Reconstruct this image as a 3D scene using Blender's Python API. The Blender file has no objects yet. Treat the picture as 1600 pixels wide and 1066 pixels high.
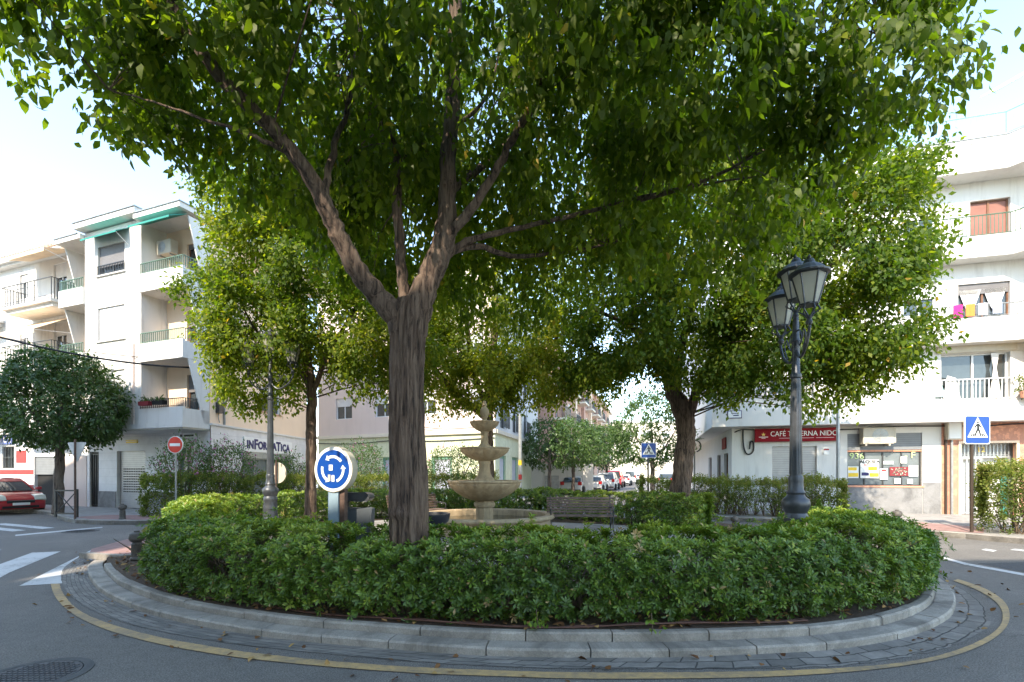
import bpy, math, random
import numpy as np
from mathutils import Vector, Matrix
from mathutils.geometry import tessellate_polygon
random.seed(7)
R = math.radians
SC = bpy.context.scene
COL = SC.collection
# ------------------------------------------------------------------ survey helpers (photo measurements -> metres)
FPX, CX, HY, CAMZ = 755.0, 800.0, 738.0, 1.7
def P(x, y, d): return Vector(((x-CX)/FPX*d, d, CAMZ+(HY-y)/FPX*d))
def G(x, y, z=0.0):
    d = (CAMZ-z)*FPX/(y-HY)
    return Vector(((x-CX)/FPX*d, d, z))
# ------------------------------------------------------------------ object helpers
def tag(o, label=None, cat=None, group=None, kind=None):
    if label: o['label'] = label
    if cat: o['category'] = cat
    if group: o['group'] = group
    if kind: o['kind'] = kind
    return o
def thing(name, label, cat, loc=(0,0,0), rz=0.0, group=None):
    o = bpy.data.objects.new(name, None); COL.objects.link(o)
    o.location = loc; o.rotation_euler = (0, 0, rz)
    o.empty_display_size = .2
    return tag(o, label, cat, group)
def copy_tree(o, parent=None):
    c = o.copy(); COL.objects.link(c); c.parent = parent
    for ch in list(o.children): copy_tree(ch, c)
    return c
def link_mesh(name, me, mat, parent=None, smooth=False, bevel=0):
    if mat is not None:
        for m in (mat if isinstance(mat, (list, tuple)) else [mat]): me.materials.append(m)
    if smooth: me.polygons.foreach_set('use_smooth', [True]*len(me.polygons))
    o = bpy.data.objects.new(name, me); COL.objects.link(o)
    if parent: o.parent = parent
    if bevel:
        b = o.modifiers.new('bevel', 'BEVEL'); b.width = bevel; b.segments = 2; b.limit_method = 'ANGLE'; b.angle_limit = R(35)
    if smooth == 'auto' or (smooth and smooth != True):
        pass
    return o
class MB:
    def __init__(s, M=None): s.v = []; s.f = []; s.mi = []; s.M = M or Matrix.Identity(4); s.cur = 0
    def add(s, vs, fs):
        b = len(s.v)
        s.v += [tuple(s.M @ Vector(p)) for p in vs]
        s.f += [tuple(b+i for i in f) for f in fs]; s.mi += [s.cur]*len(fs)
        return s
    def box(s, x0, x1, y0, y1, z0, z1):
        if x0 > x1: x0, x1 = x1, x0
        if y0 > y1: y0, y1 = y1, y0
        if z0 > z1: z0, z1 = z1, z0
        return s.add([(x0,y0,z0),(x1,y0,z0),(x1,y1,z0),(x0,y1,z0),(x0,y0,z1),(x1,y0,z1),(x1,y1,z1),(x0,y1,z1)],
              [(0,3,2,1),(4,5,6,7),(0,1,5,4),(1,2,6,5),(2,3,7,6),(3,0,4,7)])
    def prism(s, poly, z0, z1, axis='z'):
        n = len(poly)
        if axis == 'z': vs = [(x,y,z0) for x,y in poly]+[(x,y,z1) for x,y in poly]
        elif axis == 'y': vs = [(x,z0,z) for x,z in poly]+[(x,z1,z) for x,z in poly]
        else: vs = [(z0,y,z) for y,z in poly]+[(z1,y,z) for y,z in poly]
        fs = [(i,(i+1)%n,n+(i+1)%n,n+i) for i in range(n)]
        tri = tessellate_polygon([[Vector((a,b,0)) for a,b in poly]])
        fs += [tuple(t) for t in tri]+[tuple(n+i for i in t) for t in tri]
        return s.add(vs, fs)
    def tube(s, pts, rad, n=8, cap=True):
        pts = [Vector(p) for p in pts]; m = len(pts)
        if not isinstance(rad, (list, tuple)): rad = [rad]*m
        vs = []; fs = []
        t0 = (pts[1]-pts[0]).normalized()
        ref = Vector((0,0,1)) if abs(t0.z) < .9 else Vector((1,0,0))
        u = t0.cross(ref).normalized()
        for i in range(m):
            t = (pts[min(i+1,m-1)]-pts[max(i-1,0)]).normalized()
            u = (u - t*u.dot(t)).normalized(); w = t.cross(u)
            for k in range(n):
                a = 2*math.pi*k/n
                vs.append(pts[i]+(u*math.cos(a)+w*math.sin(a))*rad[i])
        for i in range(m-1):
            for k in range(n):
                a = i*n+k; b = i*n+(k+1)%n
                fs.append((a, b, b+n, a+n))
        if cap: fs += [tuple(range(n))[::-1], tuple((m-1)*n+k for k in range(n))]
        return s.add(vs, fs)
    def lathe(s, prof, n=24, c=(0,0,0), lobes=0, amp=0.0, sx=1, sy=1):
        vs = []; fs = []; m = len(prof)
        for pr in prof:
            r, z = pr[0], pr[1]; am = pr[2] if len(pr) > 2 else 0
            for k in range(n):
                a = 2*math.pi*k/n
                rr = r*(1+am*abs(math.cos(lobes*a/2)))if am else r
                vs.append((c[0]+rr*math.cos(a)*sx, c[1]+rr*math.sin(a)*sy, c[2]+z))
        for i in range(m-1):
            for k in range(n):
                a = i*n+k; b = i*n+(k+1)%n
                fs.append((a, b, b+n, a+n))
        fs += [tuple(range(n))[::-1], tuple((m-1)*n+k for k in range(n))]
        return s.add(vs, fs)
    def build(s, name, mat, parent=None, smooth=False, bevel=0):
        me = bpy.data.meshes.new(name); me.from_pydata(s.v, [], s.f)
        o = link_mesh(name, me, mat, parent, smooth, bevel)
        if isinstance(mat, (list, tuple)): me.polygons.foreach_set('material_index', s.mi)
        me.update()
        return o
def autosmooth(o, ang=40):
    me = o.data; me.polygons.foreach_set('use_smooth', [True]*len(me.polygons))
    try: me.set_sharp_from_angle(angle=R(ang))
    except Exception: pass
    return o
def text_mb(txt, size, M, depth=.01, xs=1.0, bold=0.0):
    cu = bpy.data.curves.new('lettering', 'FONT'); cu.body = txt; cu.size = size; cu.extrude = depth
    cu.align_x = 'CENTER'; cu.align_y = 'CENTER'; cu.resolution_u = 3; cu.offset = bold
    o = bpy.data.objects.new('lettering', cu)
    dg = bpy.context.evaluated_depsgraph_get()
    COL.objects.link(o); dg.update()
    me = bpy.data.meshes.new_from_object(o.evaluated_get(dg))
    bpy.data.objects.remove(o)
    me.transform(Matrix.Diagonal((xs,1,1,1))); me.transform(Matrix.Rotation(R(90), 4, 'X')); me.transform(M)
    return me
def lettering(txt, size, loc, mat, parent, name='lettering', depth=.008, xs=1.0, rot=None, bold=0):
    M = Matrix.Translation(loc)
    if rot is not None: M = M @ rot
    me = text_mb(txt, size, M, depth, xs)
    return link_mesh(name, me, mat, parent)
def crom(pts, per=8):
    "catmull-rom through pts"
    pts = [Vector(p) for p in pts]; out = []
    for i in range(len(pts)-1):
        p0 = pts[max(i-1,0)]; p1 = pts[i]; p2 = pts[i+1]; p3 = pts[min(i+2,len(pts)-1)]
        for k in range(per):
            t = k/per
            out.append(.5*((2*p1)+(p2-p0)*t+(2*p0-5*p1+4*p2-p3)*t*t+(-p0+3*p1-3*p2+p3)*t**3))
    out.append(pts[-1]); return out
# ------------------------------------------------------------------ materials
def newmat(name):
    m = bpy.data.materials.new(name); m.use_nodes = True
    nt = m.node_tree; b = nt.nodes['Principled BSDF']
    return m, nt, b
def N(nt, t, **k):
    n = nt.nodes.new(t)
    for a, v in k.items():
        if a in ('op',): n.operation = v
        else: n.inputs[a].default_value = v
    return n
def ramp(nt, fac, cols, interp='LINEAR'):
    r = nt.nodes.new('ShaderNodeValToRGB'); r.color_ramp.interpolation = interp
    e = r.color_ramp.elements
    while len(e) < len(cols): e.new(.5)
    for i, (p, c) in enumerate(cols): e[i].position = p; e[i].color = (*c, 1)
    nt.links.new(fac, r.inputs[0]); return r
def coord(nt, kind='Object', scale=(1,1,1)):
    tc = nt.nodes.new('ShaderNodeTexCoord'); mp = nt.nodes.new('ShaderNodeMapping')
    mp.inputs['Scale'].default_value = scale
    nt.links.new(tc.outputs[kind], mp.inputs[0]); return mp.outputs[0]
def bump(nt, b, h, s=.3, d=.01):
    bp = nt.nodes.new('ShaderNodeBump'); bp.inputs['Strength'].default_value = s; bp.inputs['Distance'].default_value = d
    nt.links.new(h, bp.inputs['Height']); nt.links.new(bp.outputs[0], b.inputs['Normal']); return bp
def noise(nt, vec, scale, detail=6, rough=.6, dist=0):
    n = nt.nodes.new('ShaderNodeTexNoise'); n.inputs['Scale'].default_value = scale
    n.inputs['Detail'].default_value = detail; n.inputs['Roughness'].default_value = rough
    n.inputs['Distortion'].default_value = dist
    nt.links.new(vec, n.inputs['Vector']); return n
def mixc(nt, fac, a, b, mode='MIX'):
    m = nt.nodes.new('ShaderNodeMix'); m.data_type = 'RGBA'; m.blend_type = mode
    for s, v in ((0, fac), (6, a), (7, b)):
        if hasattr(v, 'links') or hasattr(v, 'is_linked'): nt.links.new(v, m.inputs[s])
        elif s == 0: m.inputs[0].default_value = v
        else: m.inputs[s].default_value = (*v, 1)
    return m.outputs[2]
def plain(name, col, rough=.7, metal=0, var=.12, scale=3, bmp=.0, bs=60, spec=.4):
    m, nt, b = newmat(name)
    v = coord(nt); n = noise(nt, v, scale)
    lo = tuple(c*(1-var) for c in col); hi = tuple(min(1, c*(1+var)) for c in col)
    r = ramp(nt, n.outputs[0], [(.3, lo), (.7, hi)])
    nt.links.new(r.outputs[0], b.inputs['Base Color'])
    b.inputs['Roughness'].default_value = rough; b.inputs['Metallic'].default_value = metal
    b.inputs['Specular IOR Level'].default_value = spec
    if bmp: bump(nt, b, noise(nt, v, bs, 4).outputs[0], bmp, .01)
    return m
def stucco(name, col, dirt=.25, stain=(.28,.25,.22)):
    "painted render with rain streaks and faint patches"
    m, nt, b = newmat(name)
    v = coord(nt); v2 = coord(nt, 'Object', (1.6, 1.6, .18))
    n1 = noise(nt, v, .7, 5); n2 = noise(nt, v2, 2.2, 6, .7); n3 = noise(nt, v, 45, 3)
    base = ramp(nt, n1.outputs[0], [(.3, tuple(c*.93 for c in col)), (.7, col)])
    st = ramp(nt, n2.outputs[0], [(.52, (0,0,0)), (.8, (dirt,)*3)])
    c = mixc(nt, st.outputs[0], base.outputs[0], stain)
    nt.links.new(c, b.inputs['Base Color']); b.inputs['Roughness'].default_value = .85
    b.inputs['Specular IOR Level'].default_value = .25
    bump(nt, b, n3.outputs[0], .25, .006)
    return m
MT = {}
def asphalt():
    m, nt, b = newmat('asphalt')
    v = coord(nt)
    fine = noise(nt, v, 130, 3, .7); mid = noise(nt, v, 9, 6, .65); big = noise(nt, v, .5, 5, .6, .6)
    base = ramp(nt, big.outputs[0], [(.3, (.118,.110,.100)), (.55, (.142,.132,.120)), (.72, (.176,.164,.150))])
    fine = noise(nt, v, 75, 5, .8); g = ramp(nt, fine.outputs[0], [(.32, (.22,.22,.22)), (.5, (1,1,1)), (.66, (2.2,2.15,2.05))])
    c = mixc(nt, 1.0, base.outputs[0], g.outputs[0], 'MULTIPLY')
    g2 = ramp(nt, mid.outputs[0], [(.3, (.84,.84,.84)), (.7, (1.12,1.12,1.12))])
    c = mixc(nt, 1.0, c, g2.outputs[0], 'MULTIPLY')
    # cracks
    vn = nt.nodes.new('ShaderNodeTexVoronoi'); vn.feature = 'DISTANCE_TO_EDGE'; vn.inputs['Scale'].default_value = .33
    wob = noise(nt, v, 2.5, 5); add = nt.nodes.new('ShaderNodeVectorMath'); add.operation = 'MULTIPLY_ADD'
    add.inputs[1].default_value = (.9,.9,0); nt.links.new(wob.outputs['Color'], add.inputs[0]); nt.links.new(v, add.inputs[2])
    nt.links.new(add.outputs[0], vn.inputs['Vector'])
    cr = ramp(nt, vn.outputs['Distance'], [(.0, (1,1,1)), (.006, (0,0,0))])
    msk = ramp(nt, noise(nt, v, .35, 2).outputs[0], [(.52, (0,0,0)), (.6, (.8,.8,.8))])
    mm = mixc(nt, 1.0, cr.outputs[0], msk.outputs[0], 'MULTIPLY')
    c = mixc(nt, mm, c, (.03,.03,.032))
    nt.links.new(c, b.inputs['Base Color'])
    b.inputs['Roughness'].default_value = .82
    bump(nt, b, fine.outputs[0], .5, .008)
    return m
MT['asphalt'] = asphalt()
def worn_paint(name, col, lo=.42, hi=.6, under=(.142,.132,.120)):
    m, nt, b = newmat(name)
    v = coord(nt); n = noise(nt, v, 14, 8, .75); f = noise(nt, v, 120, 3, .7); L = noise(nt, v, 1.3, 4)
    s1 = mixc(nt, .35, n.outputs[0], f.outputs[0]); s2 = mixc(nt, .35, s1, L.outputs[0])
    r = ramp(nt, s2, [(lo, (0,0,0)), (hi, (1,1,1))])
    c = mixc(nt, r.outputs[0], col, under)
    nt.links.new(c, b.inputs['Base Color']); b.inputs['Roughness'].default_value = .7
    bump(nt, b, f.outputs[0], .35, .006)
    return m
MT['white_line'] = worn_paint('white_road_paint', (.56,.56,.55), .50, .64)
MT['yellow_line'] = worn_paint('yellow_road_paint', (.52,.345,.145), .43, .64)
def concrete(name, a, bcol, sc=2.5):
    m, nt, b = newmat(name)
    v = coord(nt); n = noise(nt, v, sc, 8, .7); f = noise(nt, v, 70, 4, .7); st = noise(nt, v, 1.1, 6, .75, 1)
    base = ramp(nt, n.outputs[0], [(.3, a), (.7, bcol)])
    g = ramp(nt, f.outputs[0], [(.3, (.72,.72,.72)), (.7, (1.2,1.2,1.2))])
    c = mixc(nt, 1.0, base.outputs[0], g.outputs[0], 'MULTIPLY')
    s = ramp(nt, st.outputs[0], [(.46, (0,0,0)), (.66, (.8,.8,.8))])
    c = mixc(nt, s.outputs[0], c, tuple(x*.45 for x in a))
    nt.links.new(c, b.inputs['Base Color']); b.inputs['Roughness'].default_value = .85
    bump(nt, b, f.outputs[0], .4, .008)
    return m
MT['kerb'] = concrete('kerb_concrete', (.25,.226,.195), (.40,.368,.322))
MT['paving'] = concrete('pale_paving', (.30,.28,.26), (.40,.38,.35))
def tiles(name, c1, c2, mort, w=.3, h=.3, kind='Object', scale=1.0, off=.0, bm=.5, var=.7):
    m, nt, b = newmat(name)
    v = coord(nt, kind)
    br = nt.nodes.new('ShaderNodeTexBrick'); br.offset = off
    br.inputs['Color1'].default_value = (*c1,1); br.inputs['Color2'].default_value = (*c2,1); br.inputs['Mortar'].default_value = (*mort,1)
    br.inputs['Scale'].default_value = scale; br.inputs['Brick Width'].default_value = w; br.inputs['Row Height'].default_value = h
    br.inputs['Mortar Size'].default_value = .008; br.inputs['Mortar Smooth'].default_value = .3
    wob = noise(nt, v, 6, 3); mad = nt.nodes.new('ShaderNodeVectorMath'); mad.operation = 'MULTIPLY_ADD'
    mad.inputs[1].default_value = (.03,.03,0); nt.links.new(wob.outputs['Color'], mad.inputs[0]); nt.links.new(v, mad.inputs[2])
    nt.links.new(mad.outputs[0], br.inputs['Vector'])
    n = noise(nt, v, 5, 7, .7); g = ramp(nt, n.outputs[0], [(.3, (var,)*3), (.7, (1.15,)*3)])
    c = mixc(nt, 1.0, br.outputs['Color'], g.outputs[0], 'MULTIPLY')
    nt.links.new(c, b.inputs['Base Color']); b.inputs['Roughness'].default_value = .8
    iv = nt.nodes.new('ShaderNodeMath'); iv.operation = 'SUBTRACT'; iv.inputs[0].default_value = 1
    nt.links.new(br.outputs['Fac'], iv.inputs[1])
    sm = nt.nodes.new('ShaderNodeMath'); sm.operation = 'MULTIPLY_ADD'; sm.inputs[1].default_value = .5
    nt.links.new(noise(nt, v, 50, 4).outputs[0], sm.inputs[0]); nt.links.new(iv.outputs[0], sm.inputs[2])
    bump(nt, b, sm.outputs[0], bm, .01)
    return m
MT['pink_tile'] = tiles('pink_paving', (.33,.19,.17), (.38,.22,.20), (.22,.18,.17), .2, .2)
MT['grey_tile'] = tiles('grey_paving', (.30,.29,.28), (.36,.35,.335), (.2,.19,.18), .4, .4)
MT['gutter'] = tiles('gutter_stone', (.165,.155,.14), (.27,.25,.225), (.06,.058,.055), .30, .15, 'UV', 1.0, .5, .9, .55)
def soil():
    m, nt, b = newmat('soil'); v = coord(nt)
    n = noise(nt, v, 30, 8, .8); vo = nt.nodes.new('ShaderNodeTexVoronoi'); vo.inputs['Scale'].default_value = 28
    nt.links.new(v, vo.inputs['Vector'])
    base = ramp(nt, n.outputs[0], [(.3, (.035,.022,.014)), (.55, (.10,.065,.042)), (.75, (.21,.14,.09))])
    c = mixc(nt, .5, base.outputs[0], mixc(nt, .6, vo.outputs['Color'], (.16,.085,.04), 'MULTIPLY'))
    nt.links.new(base.outputs[0], b.inputs['Base Color']); b.inputs['Roughness'].default_value = .95
    bump(nt, b, n.outputs[0], 1, .03); return m
MT['soil'] = soil()
def leafmat(name, cols, trans=.45, rough=.5, spec=.35, tscale=(1.0,1.25,.35)):
    m, nt, b = newmat(name)
    at = nt.nodes.new('ShaderNodeAttribute'); at.attribute_name = 'tint'
    r = ramp(nt, at.outputs['Fac'], cols)
    nt.links.new(r.outputs[0], b.inputs['Base Color']); b.inputs['Roughness'].default_value = rough
    b.inputs['Specular IOR Level'].default_value = spec
    tr = nt.nodes.new('ShaderNodeBsdfTranslucent')
    mul = mixc(nt, 1.0, r.outputs[0], tscale, 'MULTIPLY')
    nt.links.new(mul, tr.inputs['Color'])
    mx = nt.nodes.new('ShaderNodeMixShader'); mx.inputs[0].default_value = trans
    out = nt.nodes['Material Output']
    nt.links.new(b.outputs[0], mx.inputs[1]); nt.links.new(tr.outputs[0], mx.inputs[2]); nt.links.new(mx.outputs[0], out.inputs[0])
    return m
MT['leaf_near'] = leafmat('maple_leaf', [(0,(.036,.064,.010)),(.4,(.085,.125,.015)),(.75,(.175,.215,.022)),(.97,(.28,.29,.03)),(1,(.38,.26,.04))], .62, tscale=(1.95,2.15,.5))
MT['leaf_far'] = leafmat('maple_leaf_sunny', [(0,(.035,.074,.012)),(.4,(.080,.140,.016)),(.75,(.20,.24,.025)),(.96,(.36,.36,.05)),(1,(.36,.24,.05))], .58, tscale=(1.9,1.8,.45))  # sunnier copy of the maple leaf, sunlight put into the colours
MT['leaf_citrus'] = leafmat('citrus_leaf', [(0,(.042,.082,.022)),(.6,(.09,.155,.036)),(.95,(.15,.21,.05)),(1,(.24,.24,.05))], .3, .42, .5)
MT['leaf_street'] = leafmat('street_tree_leaf', [(0,(.06,.11,.035)),(.6,(.12,.19,.06)),(1,(.20,.27,.09))], .4)
MT['leaf_pitt'] = leafmat('pittosporum_leaf', [(0,(.038,.078,.016)),(.45,(.085,.155,.022)),(.8,(.17,.27,.03)),(.97,(.30,.36,.05)),(1,(.42,.30,.14))], .28, .38, .5, (1.2,1.3,.4))
MT['leaf_box'] = leafmat('privet_leaf', [(0,(.06,.085,.02)),(.5,(.12,.155,.03)),(.85,(.25,.28,.06)),(1,(.30,.24,.09))], .45, .5)
MT['petal'] = leafmat('pink_petal', [(0,(.45,.16,.32)),(1,(.6,.3,.45))], .3, .6, .2, (1,1,1))
def bark(name, a, c, s=1.0):
    m, nt, b = newmat(name)
    v = coord(nt, 'Object', (20*s, 20*s, 1.9*s)); n = noise(nt, v, 1.0, 8, .7, .6)
    v2 = coord(nt); n2 = noise(nt, v2, 2.5, 5)
    r = ramp(nt, n.outputs[0], [(.38, tuple(x*.22 for x in a)), (.46, a), (.56, tuple(x*.8 for x in c)), (.68, c)])
    g = ramp(nt, n2.outputs[0], [(.3, (.75,.75,.75)), (.7, (1.2,1.2,1.2))])
    nt.links.new(mixc(nt, 1.0, r.outputs[0], g.outputs[0], 'MULTIPLY'), b.inputs['Base Color'])
    b.inputs['Roughness'].default_value = .9; bump(nt, b, n.outputs[0], 1.0, .05); return m
MT['bark'] = bark('maple_bark', (.095,.060,.042), (.205,.142,.102))
MT['bark_dark'] = bark('street_bark', (.12,.09,.07), (.2,.16,.13))
MT['twig'] = plain('twig', (.13,.095,.065), .85)
# ---- building and object materials
MT['white'] = stucco('white_render', (.70,.67,.62), .5, (.22,.19,.16))
MT['white_b'] = stucco('white_render_clean', (.70,.68,.64), .4, (.25,.22,.19))
MT['shadewhite'] = stucco('shade_white_render', (.74,.73,.72), .2)  # cooler white for shaded walls, the shade's tone put into the colour
MT['peach'] = stucco('peach_render', (.84,.66,.49), .14, (.4,.28,.2))
MT['pinkish'] = stucco('pinkish_render', (.70,.58,.52), .2)
MT['cream'] = stucco('cream_render', (.76,.68,.55), .2)
MT['terracotta'] = tiles('terracotta_cladding', (.60,.28,.17), (.64,.31,.20), (.45,.22,.15), .6, .9, 'Object', 1, .5, .15, .85)
MT['brownb'] = stucco('brown_pink_render', (.55,.34,.26), .2)
MT['greenish'] = tiles('pale_green_tile', (.62,.64,.45), (.66,.68,.50), (.45,.47,.34), 3.0, .28, 'Object', 1, 0, .2, .9)
MT['greyrender'] = concrete('grey_granite_plinth', (.21,.205,.20), (.29,.285,.28))
def lined(name, col, dark, period=.35, thick=.06, horiz=True, rough=.7, metal=0):
    m, nt, b = newmat(name)
    tc = nt.nodes.new('ShaderNodeTexCoord'); sx = nt.nodes.new('ShaderNodeSeparateXYZ'); nt.links.new(tc.outputs['Object'], sx.inputs[0])
    d = nt.nodes.new('ShaderNodeMath'); d.operation = 'DIVIDE'; d.inputs[1].default_value = period
    nt.links.new(sx.outputs[2 if horiz else 0], d.inputs[0])
    fr = nt.nodes.new('ShaderNodeMath'); fr.operation = 'FRACT'; nt.links.new(d.outputs[0], fr.inputs[0])
    r = ramp(nt, fr.outputs[0], [(0, dark), (thick, col), (1-thick, col)])
    n = noise(nt, coord(nt), 3, 6); g = ramp(nt, n.outputs[0], [(.3, (.88,.88,.88)), (.7, (1.06,1.06,1.06))])
    nt.links.new(mixc(nt, 1.0, r.outputs[0], g.outputs[0], 'MULTIPLY'), b.inputs['Base Color'])
    b.inputs['Roughness'].default_value = rough; b.inputs['Metallic'].default_value = metal
    bump(nt, b, r.outputs[0], .6, .012); return m
MT['whitetile'] = lined('white_wall_blocks', (.70,.69,.685), (.45,.44,.44), .36, .04)
MT['shutter'] = lined('roller_shutter', (.40,.385,.37), (.17,.16,.155), .09, .16, True, .5, .3)
MT['slat_white'] = lined('white_slat_blind', (.66,.65,.64), (.42,.41,.40), .055, .15, True, .6)
MT['slat_dark'] = lined('grey_slat_blind', (.16,.15,.15), (.06,.055,.055), .06, .18, True, .6)
MT['slat_mid'] = lined('mid_grey_slat', (.20,.21,.22), (.09,.09,.095), .08, .18, True, .6)
MT['glass'] = plain('window_glass', (.045,.055,.06), .06, 0, .3, 1.5, spec=.8)
MT['glass_grey'] = plain('dusty_glass', (.13,.15,.16), .25, 0, .2, 2, spec=.6)
MT['dark'] = plain('dark_interior', (.018,.017,.017), .9)  # near-black painted in place of the shade behind openings
MT['wood'] = plain('brown_wood', (.16,.075,.04), .55, 0, .3, 4)
MT['metal_dark'] = plain('dark_iron', (.060,.060,.060), .45, .4, .25, 8, .15)
MT['metal_lamp'] = plain('lamp_grey_iron', (.07,.075,.085), .42, .45, .25, 6, .12, 90)
MT['metal_green'] = plain('green_railing', (.10,.17,.12), .5, .2)
MT['metal_blue'] = plain('blue_white_railing', (.30,.50,.52), .5, .1)
MT['metal_grey'] = plain('galvanised', (.33,.34,.34), .45, .5, .2, 6)
MT['white_paint'] = plain('white_gloss', (.75,.75,.74), .35)
MT['rust'] = plain('rusty_post', (.11,.07,.055), .7, .2, .35, 12)
MT['awn_green'] = plain('green_awning', (.035,.24,.20), .85, 0, .12)
MT['awn_sand'] = plain('sand_awning', (.72,.55,.38), .9, 0, .12)
MT['red'] = plain('red_paint', (.42,.035,.03), .6)
MT['deepred'] = plain('dark_red_paint', (.22,.03,.035), .6)
MT['sign_red'] = plain('red_sign_panel', (.24,.006,.013), .6, spec=.15)
MT['sign_blue'] = plain('blue_sign_face', (.004,.052,.27), .35, 0, .05)
MT['sign_white'] = plain('white_sign_face', (.80,.80,.78), .4, 0, .04)
MT['navy'] = plain('navy_lettering', (.03,.025,.12), .5)
MT['blueboard'] = plain('blue_board', (.09,.13,.36), .5)
MT['gold'] = plain('gold_paint', (.62,.42,.10), .4, .3)
MT['black'] = plain('black_paint', (.015,.015,.016), .5)
MT['rubber'] = plain('tyre_rubber', (.018,.018,.018), .8)
MT['chrome'] = plain('chrome', (.6,.6,.6), .2, .9)
MT['beige_metal'] = plain('beige_metal', (.50,.45,.36), .5)
MT['lilac'] = plain('lilac_door', (.42,.44,.52), .6)
MT['greenframe'] = plain('green_door_frame', (.16,.32,.24), .6)
MT['teal'] = plain('teal_gate', (.06,.26,.21), .5)
MT['yellow'] = plain('yellow_paint', (.75,.50,.03), .5)
MT['paper'] = plain('white_paper', (.75,.75,.73), .8, 0, .05)
MT['graffiti'] = plain('pale_green_spray', (.55,.68,.30), .7)
MT['cable'] = plain('black_cable', (.02,.02,.022), .6)
MT['limestone'] = None
def stone():
    m, nt, b = newmat('fountain_stone'); v = coord(nt)
    n = noise(nt, v, 3, 8, .7, .5); f = noise(nt, v, 60, 4); st = noise(nt, coord(nt, 'Object', (6,6,.8)), 1.5, 6, .7)
    base = ramp(nt, n.outputs[0], [(.3, (.29,.21,.125)), (.7, (.50,.39,.25))])
    s = ramp(nt, st.outputs[0], [(.5, (0,0,0)), (.75, (.75,.75,.75))])
    c = mixc(nt, s.outputs[0], base.outputs[0], (.17,.135,.085))
    nt.links.new(c, b.inputs['Base Color']); b.inputs['Roughness'].default_value = .8
    bump(nt, b, f.outputs[0], .4, .01); return m
MT['limestone'] = stone()
def water():
    m, nt, b = newmat('murky_water'); b.inputs['Base Color'].default_value = (.03,.035,.02,1)
    b.inputs['Roughness'].default_value = .08; bump(nt, b, noise(nt, coord(nt), 6, 3).outputs[0], .15, .02); return m
MT['water'] = water()
def lampglass():
    m, nt, b = newmat('frosted_lamp_glass'); b.inputs['Base Color'].default_value = (.68,.66,.58,1)
    b.inputs['Roughness'].default_value = .5
    tr = nt.nodes.new('ShaderNodeBsdfTranslucent'); tr.inputs[0].default_value = (.75,.73,.64,1)
    mx = nt.nodes.new('ShaderNodeMixShader'); mx.inputs[0].default_value = .6
    nt.links.new(b.outputs[0], mx.inputs[1]); nt.links.new(tr.outputs[0], mx.inputs[2]); nt.links.new(mx.outputs[0], nt.nodes['Material Output'].inputs[0]); return m
MT['lampglass'] = lampglass()
def carpaint(name, col):
    m, nt, b = newmat(name); b.inputs['Base Color'].default_value = (*col,1); b.inputs['Roughness'].default_value = .32
    b.inputs['Coat Weight'].default_value = .8; b.inputs['Coat Roughness'].default_value = .06; b.inputs['Metallic'].default_value = .15
    n = noise(nt, coord(nt), 2, 5); r = ramp(nt, n.outputs[0], [(.3, tuple(c*.85 for c in col)), (.7, col)]); nt.links.new(r.outputs[0], b.inputs['Base Color'])
    return m
MT['car_red'] = carpaint('car_red', (.45,.02,.03)); MT['car_white'] = carpaint('car_white', (.72,.72,.71)); MT['car_silver'] = carpaint('car_silver', (.42,.46,.50))
MT['car_grey'] = carpaint('car_dark_grey', (.10,.11,.12))
MT['headlight'] = plain('headlight_glass', (.62,.62,.55), .1, 0, .1); MT['taillight'] = plain('tail_light', (.5,.02,.02), .2, 0, .1)
MT['planter'] = plain('black_bowl', (.02,.022,.03), .4)
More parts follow.
